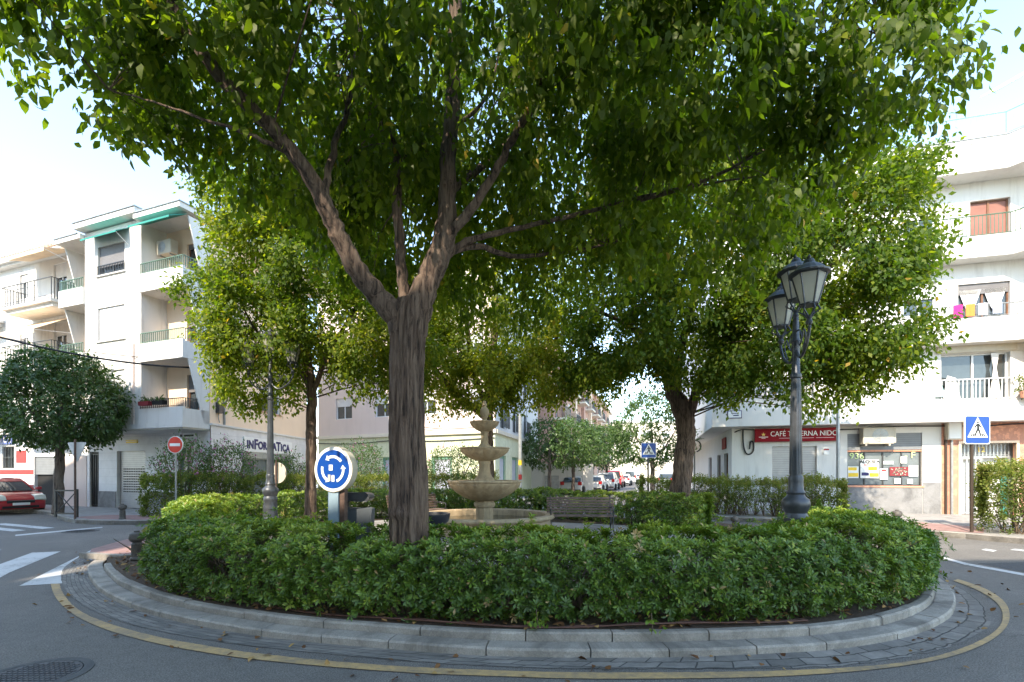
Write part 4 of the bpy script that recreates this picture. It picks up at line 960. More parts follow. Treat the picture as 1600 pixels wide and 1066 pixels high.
def ped(label, loc, s, zc, rz, tall, mat='metal_dark', px=.0):
    t = thing('crossing_sign', label, 'traffic sign', loc, rz, 'blue pedestrian crossing signs')
    h = s/2
    def rr(hh, c, z): return [(-hh+c, z-hh), (hh-c, z-hh), (hh, z-hh+c), (hh, z+hh-c), (hh-c, z+hh), (-hh+c, z+hh), (-hh, z+hh-c), (-hh, z-hh+c)]
    m = MB(); m.prism(rr(h, .05*s, zc), -.035, -.01, 'y'); m.build('rim', MT['sign_white'], t)
    m = MB(); m.prism(rr(h*.94, .05*s, zc), -.041, -.0365, 'y'); m.build('blue_face', MT['sign_blue'], t)
    m = MB(); m.prism([(-.40*s, zc-.27*s), (.40*s, zc-.27*s), (0, zc+.44*s)], -.046, -.0425, 'y'); m.build('triangle', MT['sign_white'], t)
    m = MB(); Z = lambda z: zc+z*s
    disc(m, .038*s, -.051, -.0475, Z(.26), 14)
    def bar(a, b, w):
        a = Vector(a)*s; b = Vector(b)*s; d = (b-a).normalized(); nn = Vector((-d.y, d.x))*w*s/2
        m.prism([(a.x+nn.x, zc+a.y+nn.y), (b.x+nn.x, zc+b.y+nn.y), (b.x-nn.x, zc+b.y-nn.y), (a.x-nn.x, zc+a.y-nn.y)], -.051, -.0475, 'y')
    bar((.0,.21),(.01,.02),.085); bar((.0,.03),(-.06,-.09),.065); bar((-.06,-.08),(-.12,-.22),.055); bar((.02,.03),(.07,-.09),.065); bar((.07,-.08),(.105,-.22),.055)
    bar((-.02,.19),(-.10,.11),.05); bar((-.10,.12),(-.13,.03),.04); bar((.03,.19),(.10,.11),.05); bar((.1,.12),(.14,.04),.04)
    m.build('walking_figure', MT['black'], t)
    for x in (-.27,-.19,.19,.27): m = MB(); bar((x, -.24), (x*.80, -.13), .04); m.build('crossing_bar', MT['black'], t)
    post(t, .038, tall, mat, px, .03); return t
MT['brownpost'] = plain('dark_brown_post', (.045,.03,.02), .6)
ped('large pedestrian crossing sign in front of the terracotta wall', (12.05,12.55,.14), .74, 2.66, R(6), 2.95, 'brownpost', -.09)
ped('small distant pedestrian crossing sign beside the thick tree trunk', (5.7,20.2,.14), .64, 2.47, R(3), 2.75)
tp = thing('thin_pole', 'thin grey pole in front of the cafe doorway', 'pole', (11.47,17.0,.14)); m = MB(); m.tube([(0,0,0),(0,0,5.3)], .055, 12); m.lathe([(.09,0),(.09,.12),(.06,.16)], 12); m.build('shaft', MT['metal_grey'], tp)
tp = thing('traffic_pole', 'grey pole with yellow and red stickers behind the fountain', 'pole', (.40,23.6,.14)); m = MB(); m.tube([(0,0,0),(0,0,4.4)], .085, 12); m.build('shaft', MT['metal_grey'], tp)
m = MB(); m.lathe([(.089,1.9),(.089,2.15)], 12); m.build('sticker', MT['yellow'], tp); m = MB(); m.lathe([(.089,1.2),(.089,1.45)], 12); m.build('sticker', MT['red'], tp)
# drip hose and litter
hz = offs(KO, .36, True); i0 = min(range(len(KO)//2), key=lambda i: (KO[i]-G(262,969)).length); i1 = min(range(len(KO)), key=lambda i: (KO[i]-G(1325,1014)).length)
hp = [Vector((p.x+.03*math.sin(i*.7), p.y+.03*math.sin(i*.45), .185+.012*math.sin(i*.9))) for i, p in enumerate(hz[i0:i1:3])]
m = MB(); m.tube(crom(hp, 4), .0085, 6); m.tube([p+Vector((0,.05+.02*math.sin(i*1.3),-.006)) for i, p in enumerate(crom(hp, 3))], .007, 5); o = m.build('drip_hose', plain('brown_hose', (.10,.045,.03), .6), None)
tag(o, 'brown irrigation hose lying on the soil along the kerb', 'hose')
MT['dry'] = leafmat('dry_leaf', [(0,(.10,.045,.02)),(.5,(.22,.11,.045)),(1,(.42,.27,.10))], .1, .7, .2, (1,1,1))
rng = np.random.default_rng(77)
def litter(name, pts, L, label, seed):
    m = len(pts); r = np.random.default_rng(seed); d = r.normal(size=(m,3)); d[:,2] *= .25; nn = r.normal(size=(m,3))*.35; nn[:,2] += 1
    o = leaf_mesh(name, pts, d, nn, L*(.5+r.random(m)), L*.55*(.5+r.random(m)), r.random(m)**1.4, MT['dry'], None, 2)
    tag(o, label, 'leaf litter', kind='stuff')
inner = np.array([tuple(p) for p in offs(KO, .38, True)]); ko = np.array([tuple(p) for p in KO])
idx = rng.integers(0, nF+10, 3800); f = rng.random(3800)[:,None]
pts = inner[idx]; nin = inner[idx]-ko[idx]; nin /= np.linalg.norm(nin, axis=1, keepdims=True)
pts = pts+nin*(f*1.6-.03)+rng.normal(size=(3800,3))*.02; pts[:,2] = .163+rng.random(3800)*.03
litter('soil_litter', pts, .075, 'brown dry leaf litter on the soil under the front hedge', 1)
idx = rng.integers(0, nF, 130); pts = ko[idx].copy(); nin = inner[idx]-ko[idx]; nin /= np.linalg.norm(nin, axis=1, keepdims=True)
pts += -nin*(rng.random(130)[:,None]**1.5*.75+.02); pts[:,2] = .02
litter('fallen_leaves', pts, .075, 'few dry fallen leaves scattered in the stone gutter', 2)
# weeds poking over the kerb
def weed(label, px, z, n, seed):
    g = G(px[0], px[1], z); t = thing('weed', label, 'weed', g); r = np.random.default_rng(seed)
    c = r.normal(size=(n,3))*np.array([.035,.035,.07]); c[:,2] = np.abs(c[:,2])+.02; d = r.normal(size=(n,3)); d[:,2] += .3; nn = r.normal(size=(n,3)); nn[:,2] += 1
    leaf_mesh('leaves', c, d, nn, np.full(n,.06), np.full(n,.04), .5+.4*r.random(n), MT['leaf_pitt'], t, 2)
    m = MB(); m.tube([(0,0,0),(.01,0,.1),(0,.01,.2)], .004, 4); m.build('stem', MT['twig'], t)
weed('bright green broad leaved weed hanging over the kerb near the middle', (838,985), .18, 26, 3)
weed('thin weed tuft growing from the kerb joint right of the middle', (1018,992), .18, 12, 4)
# ================================================================== BUILDINGS
I4 = Matrix.Identity(4)
def wall_open(root, M, x0, x1, z0, z1, y, ops, mat, name='wall', rev=.16):
    m = MB(M); xs = sorted({x0, x1, *[o[0] for o in ops], *[o[1] for o in ops]}); zs = sorted({z0, z1, *[o[2] for o in ops], *[o[3] for o in ops]})
    for a, b in zip(xs[:-1], xs[1:]):
        for c, d in zip(zs[:-1], zs[1:]):
            mx, mz = (a+b)/2, (c+d)/2
            if any(o[0] < mx < o[1] and o[2] < mz < o[3] for o in ops): continue
            m.add([(a,y,c),(b,y,c),(b,y,d),(a,y,d)], [(0,1,2,3)])
    for (a, b, c, d) in [o[:4] for o in ops]:
        q = y+rev
        m.add([(a,y,c),(a,q,c),(a,q,d),(a,y,d)], [(0,1,2,3)]); m.add([(b,y,c),(b,y,d),(b,q,d),(b,q,c)], [(0,1,2,3)])
        m.add([(a,y,c),(b,y,c),(b,q,c),(a,q,c)], [(0,1,2,3)]); m.add([(a,y,d),(a,q,d),(b,q,d),(b,y,d)], [(0,1,2,3)])
    return m.build(name, mat, root)
def window(root, M, xa, xb, za, zb, y, frame='white_paint', glass='glass', blind=None, frac=.0, mull=1, fw=.05, name='window', trans=None):
    q = y+.10; m = MB(M)
    m.box(xa,xb,q,q+.06,za,za+fw); m.box(xa,xb,q,q+.06,zb-fw,zb); m.box(xa,xa+fw,q,q+.06,za+fw,zb-fw); m.box(xb-fw,xb,q,q+.06,za+fw,zb-fw)
    for k in range(mull): x = xa+(xb-xa)*(k+1)/(mull+1); m.box(x-fw*.6, x+fw*.6, q-.003, q+.06, za+fw, zb-fw)
    if trans: m.box(xa+fw, xb-fw, q-.005, q+.06, trans-fw/2, trans+fw/2)
    w = m.build(name, MT[frame], root)
    m = MB(M); m.box(xa+.01, xb-.01, q+.035, q+.05, za+.01, zb-.01); m.build('pane', MT[glass], w)
    if blind and frac > 0:
        m = MB(M); m.box(xa+.02, xb-.02, q-.04, q-.012, zb-(zb-za)*frac, zb-.004); m.build('blind', MT[blind], w)
    return w
def railing(root, M, x0, x1, y, z0, h, mat, sp=.11, r=.010, side=0, mid=False, name='railing'):
    m = MB(M); m.box(x0, x1, y-.02, y+.02, z0+h-.03, z0+h); m.box(x0, x1, y-.012, y+.012, z0+.04, z0+.06)
    n = max(1, int((x1-x0)/sp))
    for i in range(n+1): x = x0+(x1-x0)*i/n; m.box(x-r, x+r, y-r, y+r, z0, z0+h-.03)
    if mid: m.box(x0, x1, y-.012, y+.012, z0+h*.5, z0+h*.5+.02)
    if side:
        for xx in (x0, x1):
            if side == 1 or (side == 2 and xx == x1) or (side == 3 and xx == x0):
                m.box(xx-.015, xx+.015, y, y+.9, z0+h-.03, z0+h)
                for j in range(8): m.box(xx-r, xx+r, y+.1*j+.1-r, y+.1*j+.1+r, z0, z0+h-.03)
    return m.build(name, MT[mat], root)
def solid(root, M, name, mat, *boxes, bevel=0):
    if name in ('plinth', 'stripe', 'wall_sign', 'roof', 'roof_edge', 'red_panel', 'door_surround') and len(boxes) > 1:
        return [solid(root, M, name, mat, b, bevel=bevel) for b in boxes][0]
    m = MB(M)
    for b in boxes: m.box(*b)
    return m.build(name, MT[mat] if isinstance(mat, str) else mat, root, bevel=bevel)
def awning(root, M, x0, x1, y0, z0, y1, z1, mat, val=.12, arms=True):
    m = MB(M); m.prism([(y0,z0),(y0,z0+.02),(y1,z1+.02),(y1,z1),(y1-.0,z1-val),(y1+.012,z1-val),(y1+.012,z1-.01)], x0, x1, 'x')
    a = m.build('awning', MT[mat], root)
    if arms:
        m = MB(M)
        for x in (x0+.03, x1-.03): m.tube([(x,y0+.02,z0-.75),(x,y1+.02,z1-.02)], .012, 5)
        m.build('awning_arm', MT['white_paint'], a)
    return a
# ---------------------------------------------------------------- A : white block on the left corner
rzA = math.atan2(-.351, .936)
A = thing('apartment_building', 'white and peach corner block on the left with green awnings and stacked balconies', 'building', (-12.0,19.2,.14), rzA)
def A_():
    F = [3.42, 6.3, 9.18]; top = 12.0
    gops = [(-5.7,-3.84,0,2.6), (-7.6,-6.95,0,2.6), (-1.85,-1.05,.0,2.7)]
    wall_open(A, I4, -7.75, 0, 0, 3.42, 0, gops, MT['whitetile'])
    wall_open(A, I4, -7.75, -7.6, 0, .02, -.02, [], MT['whitetile'])
    solid(A, I4, 'plinth', 'greyrender', (-6.95,-5.74,-.03,.1,0,.75), (-3.8,-1.9,-.03,.1,0,.75), (-1.0,.0,-.03,.1,0,.75))
    s = solid(A, I4, 'roller_shutter', 'shutter', (-5.7,-3.84,.12,.15,0,2.6))
    m = MB(); 
    for i in range(13):
        for j in range(10): m.box(-5.45+i*.115, -5.45+i*.115+.075, .112, .12, .72+j*.115, .72+j*.115+.05)
    m.build('slots', MT['dark'], s)
    d = window(A, I4, -7.6, -6.95, 0, 2.6, 0, 'metal_dark', 'dark', mull=0, name='door'); railing(d, I4, -7.56, -6.99, .06, .05, 2.45, 'metal_dark', .12, name='grille')
    window(A, I4, -1.85, -1.05, 0, 2.7, 0, 'metal_grey', 'glass_grey', mull=1, name='shop_window')
    solid(A, I4, 'wall_sign', 'yellow', (-5.0,-4.3,-.06,0,2.95,3.02), (-5.0,-4.3,-.07,0,3.05,3.09))
    solid(A, I4, 'number_plate', 'metal_dark', (-3.05,-2.85,-.02,.0,1.95,2.1)); 
    # first floor slab with moulding
    solid(A, I4, 'slab', 'white_b', (-7.75,.0,-1.12,-.0,3.42,3.62), (-7.7,-.05,-1.04,0,3.36,3.42))
    # projecting tower
    M = I4
    tops = []
    wz = [(4.55,6.0),(7.3,8.75),(10.15,11.4)]
    wall_open(A, M, -6.05, -2.5, 3.62, 12.15, -1.0, [(-5.2,-3.5,a,b) for a, b in wz], MT['white'])
    m = MB(); m.add([(-2.5,-1,3.62),(-2.5,0,3.62),(-2.5,0,12.15),(-2.5,-1,12.15)], [(0,1,2,3)]); m.add([(-6.05,-1,3.62),(-6.05,-1,12.15),(-6.05,0,12.15),(-6.05,0,3.62)], [(0,1,2,3)])
    m.add([(-6.05,-1,12.15),(-2.5,-1,12.15),(-2.5,0,12.15),(-6.05,0,12.15)], [(0,1,2,3)]); m.build('wall', MT['white_b'], A)
    for i, (a, b) in enumerate(wz):
        w = window(A, M, -5.2, -3.5, a, b, -1.0, 'metal_dark', 'glass', ['slat_white','slat_white','slat_dark'][i], [.9,.985,.7][i], 1)
        solid(w, M, 'sill', 'white_b', (-5.28,-3.42,-1.07,-.9,a-.05,a))
        if i == 2: railing(w, M, -5.2, -3.5, -1.03, a, .42, 'metal_dark', .1)
    solid(A, M, 'pipe', 'pinkish', (-2.98,-2.88,-1.06,-1.0,3.6,7.0))
    awning(A, M, -5.45, -3.2, -1.0, 11.9, -1.5, 11.55, 'awn_green', .05)
    for i, z in enumerate(F):
        z = z+.2 if i == 0 else z
        for (x0, x1) in ((-2.5,0),(-7.7,-6.05)):
            # back wall
            wall_open(A, M, x0, x1, z, (F+[top])[i+1], -.0-.005, [(x0+1.2,x1-.25,z+.05,z+2.15)] if x1 == 0 else [(x0+.4,x0+1.2,z+.05,z+2.15)], MT['peach'])
            if x1 == 0: window(A, M, x0+1.2, x1-.25, z+.05, z+2.15, -.005, 'wood', 'glass', 'slat_dark', [.35,.3,.1][i], 1, name='balcony_door')
            else: window(A, M, x0+.4, x0+1.2, z+.05, z+2.15, -.005, 'wood', 'glass', 'slat_dark', .3, 0, name='balcony_door')
            if i: solid(A, M, 'balcony_slab', 'white_b', (x0,x1,-1.1,0,z-.13,z))
            solid(A, M, 'balcony_parapet', 'white_b', (x0+.003,x1,-1.1,-1.0,z,z+.62), (x1-.08,x1,-1.0,-.05,z,z+.55) if x1 == 0 else (x0,x0+.08,-1.0,-.05,z,z+.55))
            railing(A, M, x0+.03, x1-.05, -1.05, z+.62, .45 if i else .36, 'metal_green' if i else 'metal_dark', .11, .011, 2 if x1 == 0 else 3)
            # raking side fin
            xa = x1-.06 if x1 == 0 else x0
            m = MB(); m.prism([(-.02,z),( -.25,z),(-.88,(F+[top])[i+1]-.14),(-.02,(F+[top])[i+1]-.14)], xa, xa+.06, 'x'); m.build('side_fin', MT['white_b'], A)
    solid(A, M, 'roof', 'white_b', (-2.5,.1,-1.3,8,12.0,12.2), (-7.8,-6.05,-1.2,8,11.9,12.1), (-6.2,-2.35,-1.35,8,12.22,12.46))
    solid(A, M, 'roof_edge', 'metal_grey', (-2.35,.14,-1.34,8,12.2,12.24), (-6.24,-2.31,-1.39,8,12.46,12.5), (-7.84,-6.2,-1.24,8,12.1,12.14))
    awning(A, M, -2.4, -.1, -.85, 11.95, -1.55, 11.55, 'awn_green', .06, False)
    A.scale = (1, 1, .955)
    # peach facade running back from the corner
    B = Matrix.Rotation(math.atan2(1,.012)-rzA, 4, 'Z')
    LW = 8.8; e1 = B@Vector((.4,.4,0)); e2 = B@Vector((LW,.4,0)); m = MB(); m.prism([(-7.7,.35),(e1.x,.35),(e2.x,e2.y),(-7.7,e2.y)], 0, 12.0); m.build('wall', MT['peach'], A)
    ops = [(3.9,5.7,4.7,6.1),(3.9,5.7,7.6,9.0),(3.9,5.7,10.4,11.7),(1.4,2.2,7.7,8.9)]
    wall_open(A, B, 0, LW, 3.62, 12.0, .0, ops, MT['peach'])
    for o in ops: 
        w = window(A, B, *o, 0, 'white_paint', 'glass', 'slat_white', .35, 1); solid(w, B, 'sill', 'brownb', (o[0]-.08,o[1]+.08,-.07,.1,o[2]-.06,o[2]))
    go = [(2.2,6.8,.0,2.55)]
    wall_open(A, B, 0, LW, 0, 3.62, -.03, go, MT['whitetile'])
    m = window(A, B, 2.2, 6.8, 0, 2.3, -.03, 'metal_grey', 'glass_grey', mull=3, name='shop_window')
    solid(A, B, 'fascia', 'metal_grey', (2.1,6.9,-.12,.1,2.3,2.58)); solid(A, B, 'ledge', 'white_b', (0,LW,-.1,0,3.6,3.68))
    sg = MB(B); sg.box(2.25,6.8,-.09,-.03,2.62,3.3); s = sg.build('shop_sign', MT['sign_white'], A)
    # lettering with alternating heights, purple
    txt = 'INFORMATICA'; x = 2.55
    big = {'F': .13, 'T': .12}
    for ch in txt:
        sz = .52 if ch not in big else .66; wch = .40 if ch not in 'I' else .20
        if ch in 'M': wch = .5
        dz = .0 if ch not in big else .03
        me = text_mb(ch, sz, B@Matrix.Translation((x+wch/2-.15,-.10,2.93+dz)), .008, 1.05, .022); link_mesh('letter', me, MT['navy'], s); x += wch
    # wall box, cables, pipe on corner
    solid(A, B, 'junction_box', 'metal_dark', (.35,.62,-.16,0,4.15,4.6))
    m = MB(B); m.tube([(.3,-.03,5.9),(.42,-.05,5.75),(.42,-.05,4.6)], .03, 6); m.tube(crom([(.5,-.04,4.15),(.46,-.05,3.95),(.55,-.05,3.75)], 4), .015, 5); m.tube([(.9,-.03,12),(.9,-.03,3.7)], .045, 8); m.build('conduit', MT['metal_grey'], A)
A_()
t = thing('air_conditioner', 'grey air conditioner high on the left block under the green awning', 'air conditioner', A.location+Matrix.Rotation(rzA,3,'Z')@Vector((-1.95,-.35,10.35)), rzA)
m = MB(); m.box(-.4,.4,-.15,.17,0,.55); m.build('casing', MT['beige_metal'], t, bevel=.015); m = MB(); disc(m, .2, -.156, -.152, .28, 24, -.1); m.build('fan_grille', MT['metal_grey'], t); m = MB(); m.box(-.3,-.26,-.1,.35,-.05,0); m.build('bracket', MT['metal_grey'], t); m = MB(); m.box(.26,.3,-.1,.35,-.05,0); m.build('bracket', MT['metal_grey'], t)
def pot(label, loc, rz, mat, seed, grp, Lx=.6):
    t = thing('flower_pot', label, 'flower pot', loc, rz, grp); m = MB(); m.prism([(-Lx/2+.03,0),(Lx/2-.03,0),(Lx/2,.16),(-Lx/2,.16)], -.09, .09, 'y'); m.build('pot', MT[mat], t)
    r = np.random.default_rng(seed); n = 60; c = np.stack([r.uniform(-Lx/2,Lx/2,n), r.normal(size=n)*.06, .15+np.abs(r.normal(size=n))*.08], 1); d = r.normal(size=(n,3)); d[:,2] += 1
    leaf_mesh('plant', c, d, r.normal(size=(n,3)), np.full(n,.12), np.full(n,.05), r.random(n)*.8, MT['leaf_citrus'], t); return t
RA = Matrix.Rotation(rzA, 3, 'Z')
pot('red flower box on the lowest left balcony rail', A.location+RA@Vector((-2.0,-1.16,4.15)), rzA, 'deepred', 1, None)
pot('dark flower box in the middle of the lowest left balcony rail', A.location+RA@Vector((-1.2,-1.16,4.15)), rzA, 'black', 2, None)
# ---------------------------------------------------------------- D : older house further left
D = thing('apartment_building', 'older white house at the left edge with sand awnings and a red striped ground floor', 'building', A.location+RA@Vector((-7.75,0,0)), rzA)
def D_():
    W = 14
    ops = [(-.95-3.3,-2.3,.0,2.25),(-6.75,-5.75,1.75,2.85),(-8.2,-7.5,0.9,2.85)]
    ops = [(-4.1,-2.5,0,2.3),(-6.75,-5.8,1.75,2.85),(-10.5,-8.6,.9,2.8)]
    wall_open(D, I4, -W, 0, 0, 3.45, 0, ops, MT['shadewhite'])
    solid(D, I4, 'stripe', 'red', (-W,-4.15,-.012,.0,1.45,1.68)); solid(D, I4, 'stripe', 'deepred', (-W,-4.15,-.014,.0,.55,.95)); solid(D, I4, 'stripe', 'red', (-2.45,-1.75,-.012,.0,1.3,1.5), (-2.45,-1.75,-.012,.0,.55,.85))
    solid(D, I4, 'red_panel', 'red', (-5.6,-4.75,-.016,0,2.02,2.62)); 
    solid(D, I4, 'cladding', 'pinkish', (-1.7,-.05,-.02,0,0,2.3))
    d = solid(D, I4, 'garage_shade', 'dark', (-4.1,-2.5,.14,.16,0,1.5)); solid(D, I4, 'garage_shutter', 'slat_mid', (-4.1,-2.5,.05,.08,1.45,2.3))  # near-black sheet stands for the shade inside the garage
    w = window(D, I4, -6.75, -5.8, 1.75, 2.85, 0, 'metal_dark', 'glass'); railing(w, I4, -6.75, -5.8, -.02, 1.75, 1.1, 'metal_dark', .12, mid=True, name='grille')
    w = window(D, I4, -10.5, -8.6, .9, 2.8, 0, 'metal_dark', 'glass')
    sg = solid(D, I4, 'shop_sign', 'blueboard', (-8.5,-5.75,-.08,0,2.95,3.42))
    for k, ch in enumerate('NTUR'):
        me = text_mb(ch, .50, Matrix.Translation((-7.12+.38*k,-.09,3.18)), .006, .95); link_mesh('letter', me, MT['sign_white'], sg)
    solid(D, I4, 'ledge', 'white_b', (-W,0,-.25,0,3.42,3.6))
    ops = []
    for z in (3.6, 6.4, 9.15):
        ops += [(-2.55,-1.55,z+.1,z+2.2),(-5.3,-4.6,z+.9,z+2.1),(-8.6,-7.6,z+.1,z+2.2),(-11,-10.2,z+.9,z+2.1)]
    wall_open(D, I4, -W, 0, 3.6, 11.75, 0, ops, MT['white'])
    for o in ops:
        w = window(D, I4, *o, 0, 'white_paint', 'glass', 'slat_white', .3, 1)
        if o[3]-o[2] < 1.5: pass
    for k, z in enumerate((3.6, 6.4, 9.15)):
        for (x0, x1) in ((-4.3,-.4),(-9.5,-6.6)):
            solid(D, I4, 'balcony_slab', 'white_b', (x0,x1,-1.15,0,z-.12,z), (x0+.15,x1-.15,-1.0,0,z-.28,z-.12))
            railing(D, I4, x0+.05, x1-.05, -1.1, z, .95, 'metal_dark', 1.0, .012, 1, mid=False)
            m = MB(); m.box(x0+.3,x1-.4,-1.11,-1.09,z+.15,z+.17); m.box(x0+.3,x0+.32,-1.11,-1.09,z+.15,z+.8); m.box(x0+.3,x1-1.2,-1.11,-1.09,z+.7,z+.72); m.build('railing_ornament', MT['metal_dark'], D)
    awning(D, I4, -4.0, -.5, -.05, 11.7, -1.35, 11.25, 'awn_sand', .14); awning(D, I4, -4.3, -.9, -.05, 8.7, -1.5, 7.75, 'awn_sand', .18)
    solid(D, I4, 'cornice', 'white_b', (-W,0,-.45,8,11.75,11.9), (-W,0,-.3,8,11.65,11.75))
    m = MB(); m.prism([(-.5,11.9),(-.5,11.95),(4,12.6),(8.5,11.95),(8.5,11.9)], -W, 0, 'x'); r = m.build('roof', MT['roof_tile'], D)
    m = MB()
    for i in range(60): x = -W+.12+i*.233; m.tube([(x,-.52,11.95),(x,3.9,12.6)], .075, 6)
    m.build('roof_tiles', MT['roof_tile'], r)
    solid(D, I4, 'wall', 'white', (-W+.05,-.05,.35,8,0,11.6))
MT['roof_tile'] = plain('clay_roof_tile', (.42,.30,.23), .85, 0, .3, 4)
D_()
# ---------------------------------------------------------------- B : pale green tiled base behind the fountain
rzB = math.atan2(25.7-30.9, -.9+12.4)
Bb = thing('apartment_building', 'pinkish white building with pale green tiled ground floor behind the fountain', 'building', (-12.4,30.9,.14), rzB)
def B_():
    W = 12.62
    doors = [(x, x+1.35, 0, 2.45) for x in (2.0, 5.1, 8.6)]
    wall_open(Bb, I4, 0, W, 0, 3.65, 0, doors, MT['greenish'])
    for d in doors:
        o = window(Bb, I4, *d, 0, 'greenframe', 'lilac', fw=.16, mull=0, name='door')
    solid(Bb, I4, 'ledge', 'cream', (0,W+.1,-.14,0,3.65,3.85)); solid(Bb, I4, 'plinth', 'greyrender', (0,1.9,-.03,0,0,.6), (3.45,5.0,-.03,0,0,.6), (6.55,8.5,-.03,0,0,.6), (10.05,W,-.03,0,0,.6))
    ops = [(x, x+1.3, z+1.0, z+2.3) for z in (3.85,6.8,9.7) for x in (1.5,4.6,7.6,10.6)]
    wall_open(Bb, I4, 0, W, 3.85, 12.9, 0, ops, MT['pinkish'])
    for o in ops: window(Bb, I4, *o, 0, 'white_paint', 'glass', 'slat_white', .4, 1)
    S = Matrix.Translation((W,0,0))@Matrix.Rotation(math.atan2(1,.22)-rzB, 4, 'Z')
    d2 = [(1.0,2.6,0,2.5),(4.2,6.0,0,2.5)]
    wall_open(Bb, S, 0, 14, 0, 3.65, 0, d2, MT['greenish'])
    for d in d2: window(Bb, S, *d, 0, 'greenframe', 'lilac', fw=.16, mull=0, name='door')
    solid(Bb, S, 'ledge', 'cream', (0,14,-.14,0,3.65,3.85))
    ops = [(x, x+1.2, z+.2, z+2.4) for z in (3.85,6.8,9.7) for x in (1.2,4.4,8)]
    wall_open(Bb, S, 0, 14, 3.85, 12.9, 0, ops, MT['shadewhite'])
    for o in ops:
        w = window(Bb, S, *o, 0, 'metal_dark', 'glass', 'slat_white', .3, 0); railing(w, S, o[0]-.1, o[1]+.1, -.25, o[2], 1.0, 'metal_dark', .12, .01, 1)
    e1 = S@Vector((0,.4,0)); e2 = S@Vector((13.9,.4,0)); m = MB(); m.prism([(.3,.35),(W-.35,.35),(e1.x,e1.y+.1),(e2.x,e2.y),(.3,13)], 0, 12.85); m.build('wall', MT['pinkish'], Bb)
    solid(Bb, I4, 'roof_parapet', 'white_b', (0,W,-.2,.1,12.9,13.3))
    m = MB(); m.tube(crom([(0,-.05,3.4),(3,-.06,3.3),(6,-.06,3.42),(9,-.06,3.32),(W,-.06,3.4)], 6), .025, 6); m.tube(crom([(W-5,-.16,4.2),(W-3,-.18,3.95),(W-.6,-.16,3.98),(W+.1,-.1,3.9)], 6), .02, 5); m.build('cable', MT['cable'], Bb)
B_()
# low white wall and corner by the street
lw = thing('boundary_wall', 'low white wall with a grey panel beside the street behind the round trees', 'wall', (1.9,36.5,.14), R(12))
m = MB(); m.box(-1.5,4.5,0,.25,0,2.2); m.build('wall', MT['white_b'], lw); m = MB(); m.box(.6,1.7,-.04,0,.2,1.3); m.build('panel', MT['metal_grey'], lw)
# ---------------------------------------------------------------- C : brown pink blocks up the central street
rzC = math.atan2(1, .30)
Cb = thing('apartment_building', 'brown pink apartment block with stacked balconies up the central street', 'building', (3.4,40.5,.14), rzC)
def C_():
    Wd = 52; mats = ['brownb','cream','brownb','pinkish']
    ops = []
    for z in (3.2,6.2,9.2):
        for i in range(16): x = 1.2+i*3.2; ops.append((x, x+1.1, z+.1, z+2.2))
    wall_open(Cb, I4, 0, Wd, 0, 3.2, 0, [(x, x+2, 0, 2.4) for x in range(2, 50, 6)], MT['brownb']); 
    for x in range(2, 50, 6): solid(Cb, I4, 'garage_door', 'slat_mid', (x,x+2,.1,.14,0,2.4))
    wall_open(Cb, I4, 0, Wd, 3.2, 12.2, 0, ops, MT['brownb'])
    for k, o in enumerate(ops):
        w = window(Cb, I4, *o, 0, 'white_paint', 'glass', 'slat_white', (k*37 % 5)/7, 0)
    for j, x in enumerate(range(0, 48, 6)):
        for z in (3.2,6.2,9.2):
            solid(Cb, I4, 'balcony_slab', 'cream', (x+.5,x+3.4,-1.0,0,z-.18,z))
            railing(Cb, I4, x+.5, x+3.4, -.97, z, 1.0, 'metal_dark', .16, .012, 1)
        solid(Cb, I4, 'pier', 'peach' if j % 2 else 'brownb', (x+4.0,x+4.9,-.35,0,3.2,12.2))
    solid(Cb, I4, 'wall', 'brownb', (.1,Wd,.35,12,0,12.15), (-.02,.1,0,12,0,12.2)); solid(Cb, I4, 'cornice', 'cream', (-.1,Wd,-.5,12,12.2,12.45))
    m = MB()
    for z in (5.0,8.0,11.0):
        for y in (2,5,8): m.box(-.05,.0,y,y+1.1,z-1.2,z)
    m.build('side_window', MT['glass'], Cb)
C_()
E = thing('apartment_building', 'cream block closing the view at the far end of the central street', 'building', (36,122,.14), R(4))
wall_open(E, I4, -30, 30, 0, 14, 0, [(x, x+2, z, z+1.6) for x in range(-28, 28, 5) for z in (4, 7.2, 10.4)], MT['cream'])
for x in range(-28, 28, 5):
    for z in (4, 7.2, 10.4): window(E, I4, x, x+2, z, z+1.6, 0, 'white_paint', 'glass', 'slat_white', .4)
solid(E, I4, 'wall', 'cream', (-30,30,.4,12,0,14)); solid(E, I4, 'cornice', 'white_b', (-30.3,30.3,-.4,12,14,14.4))
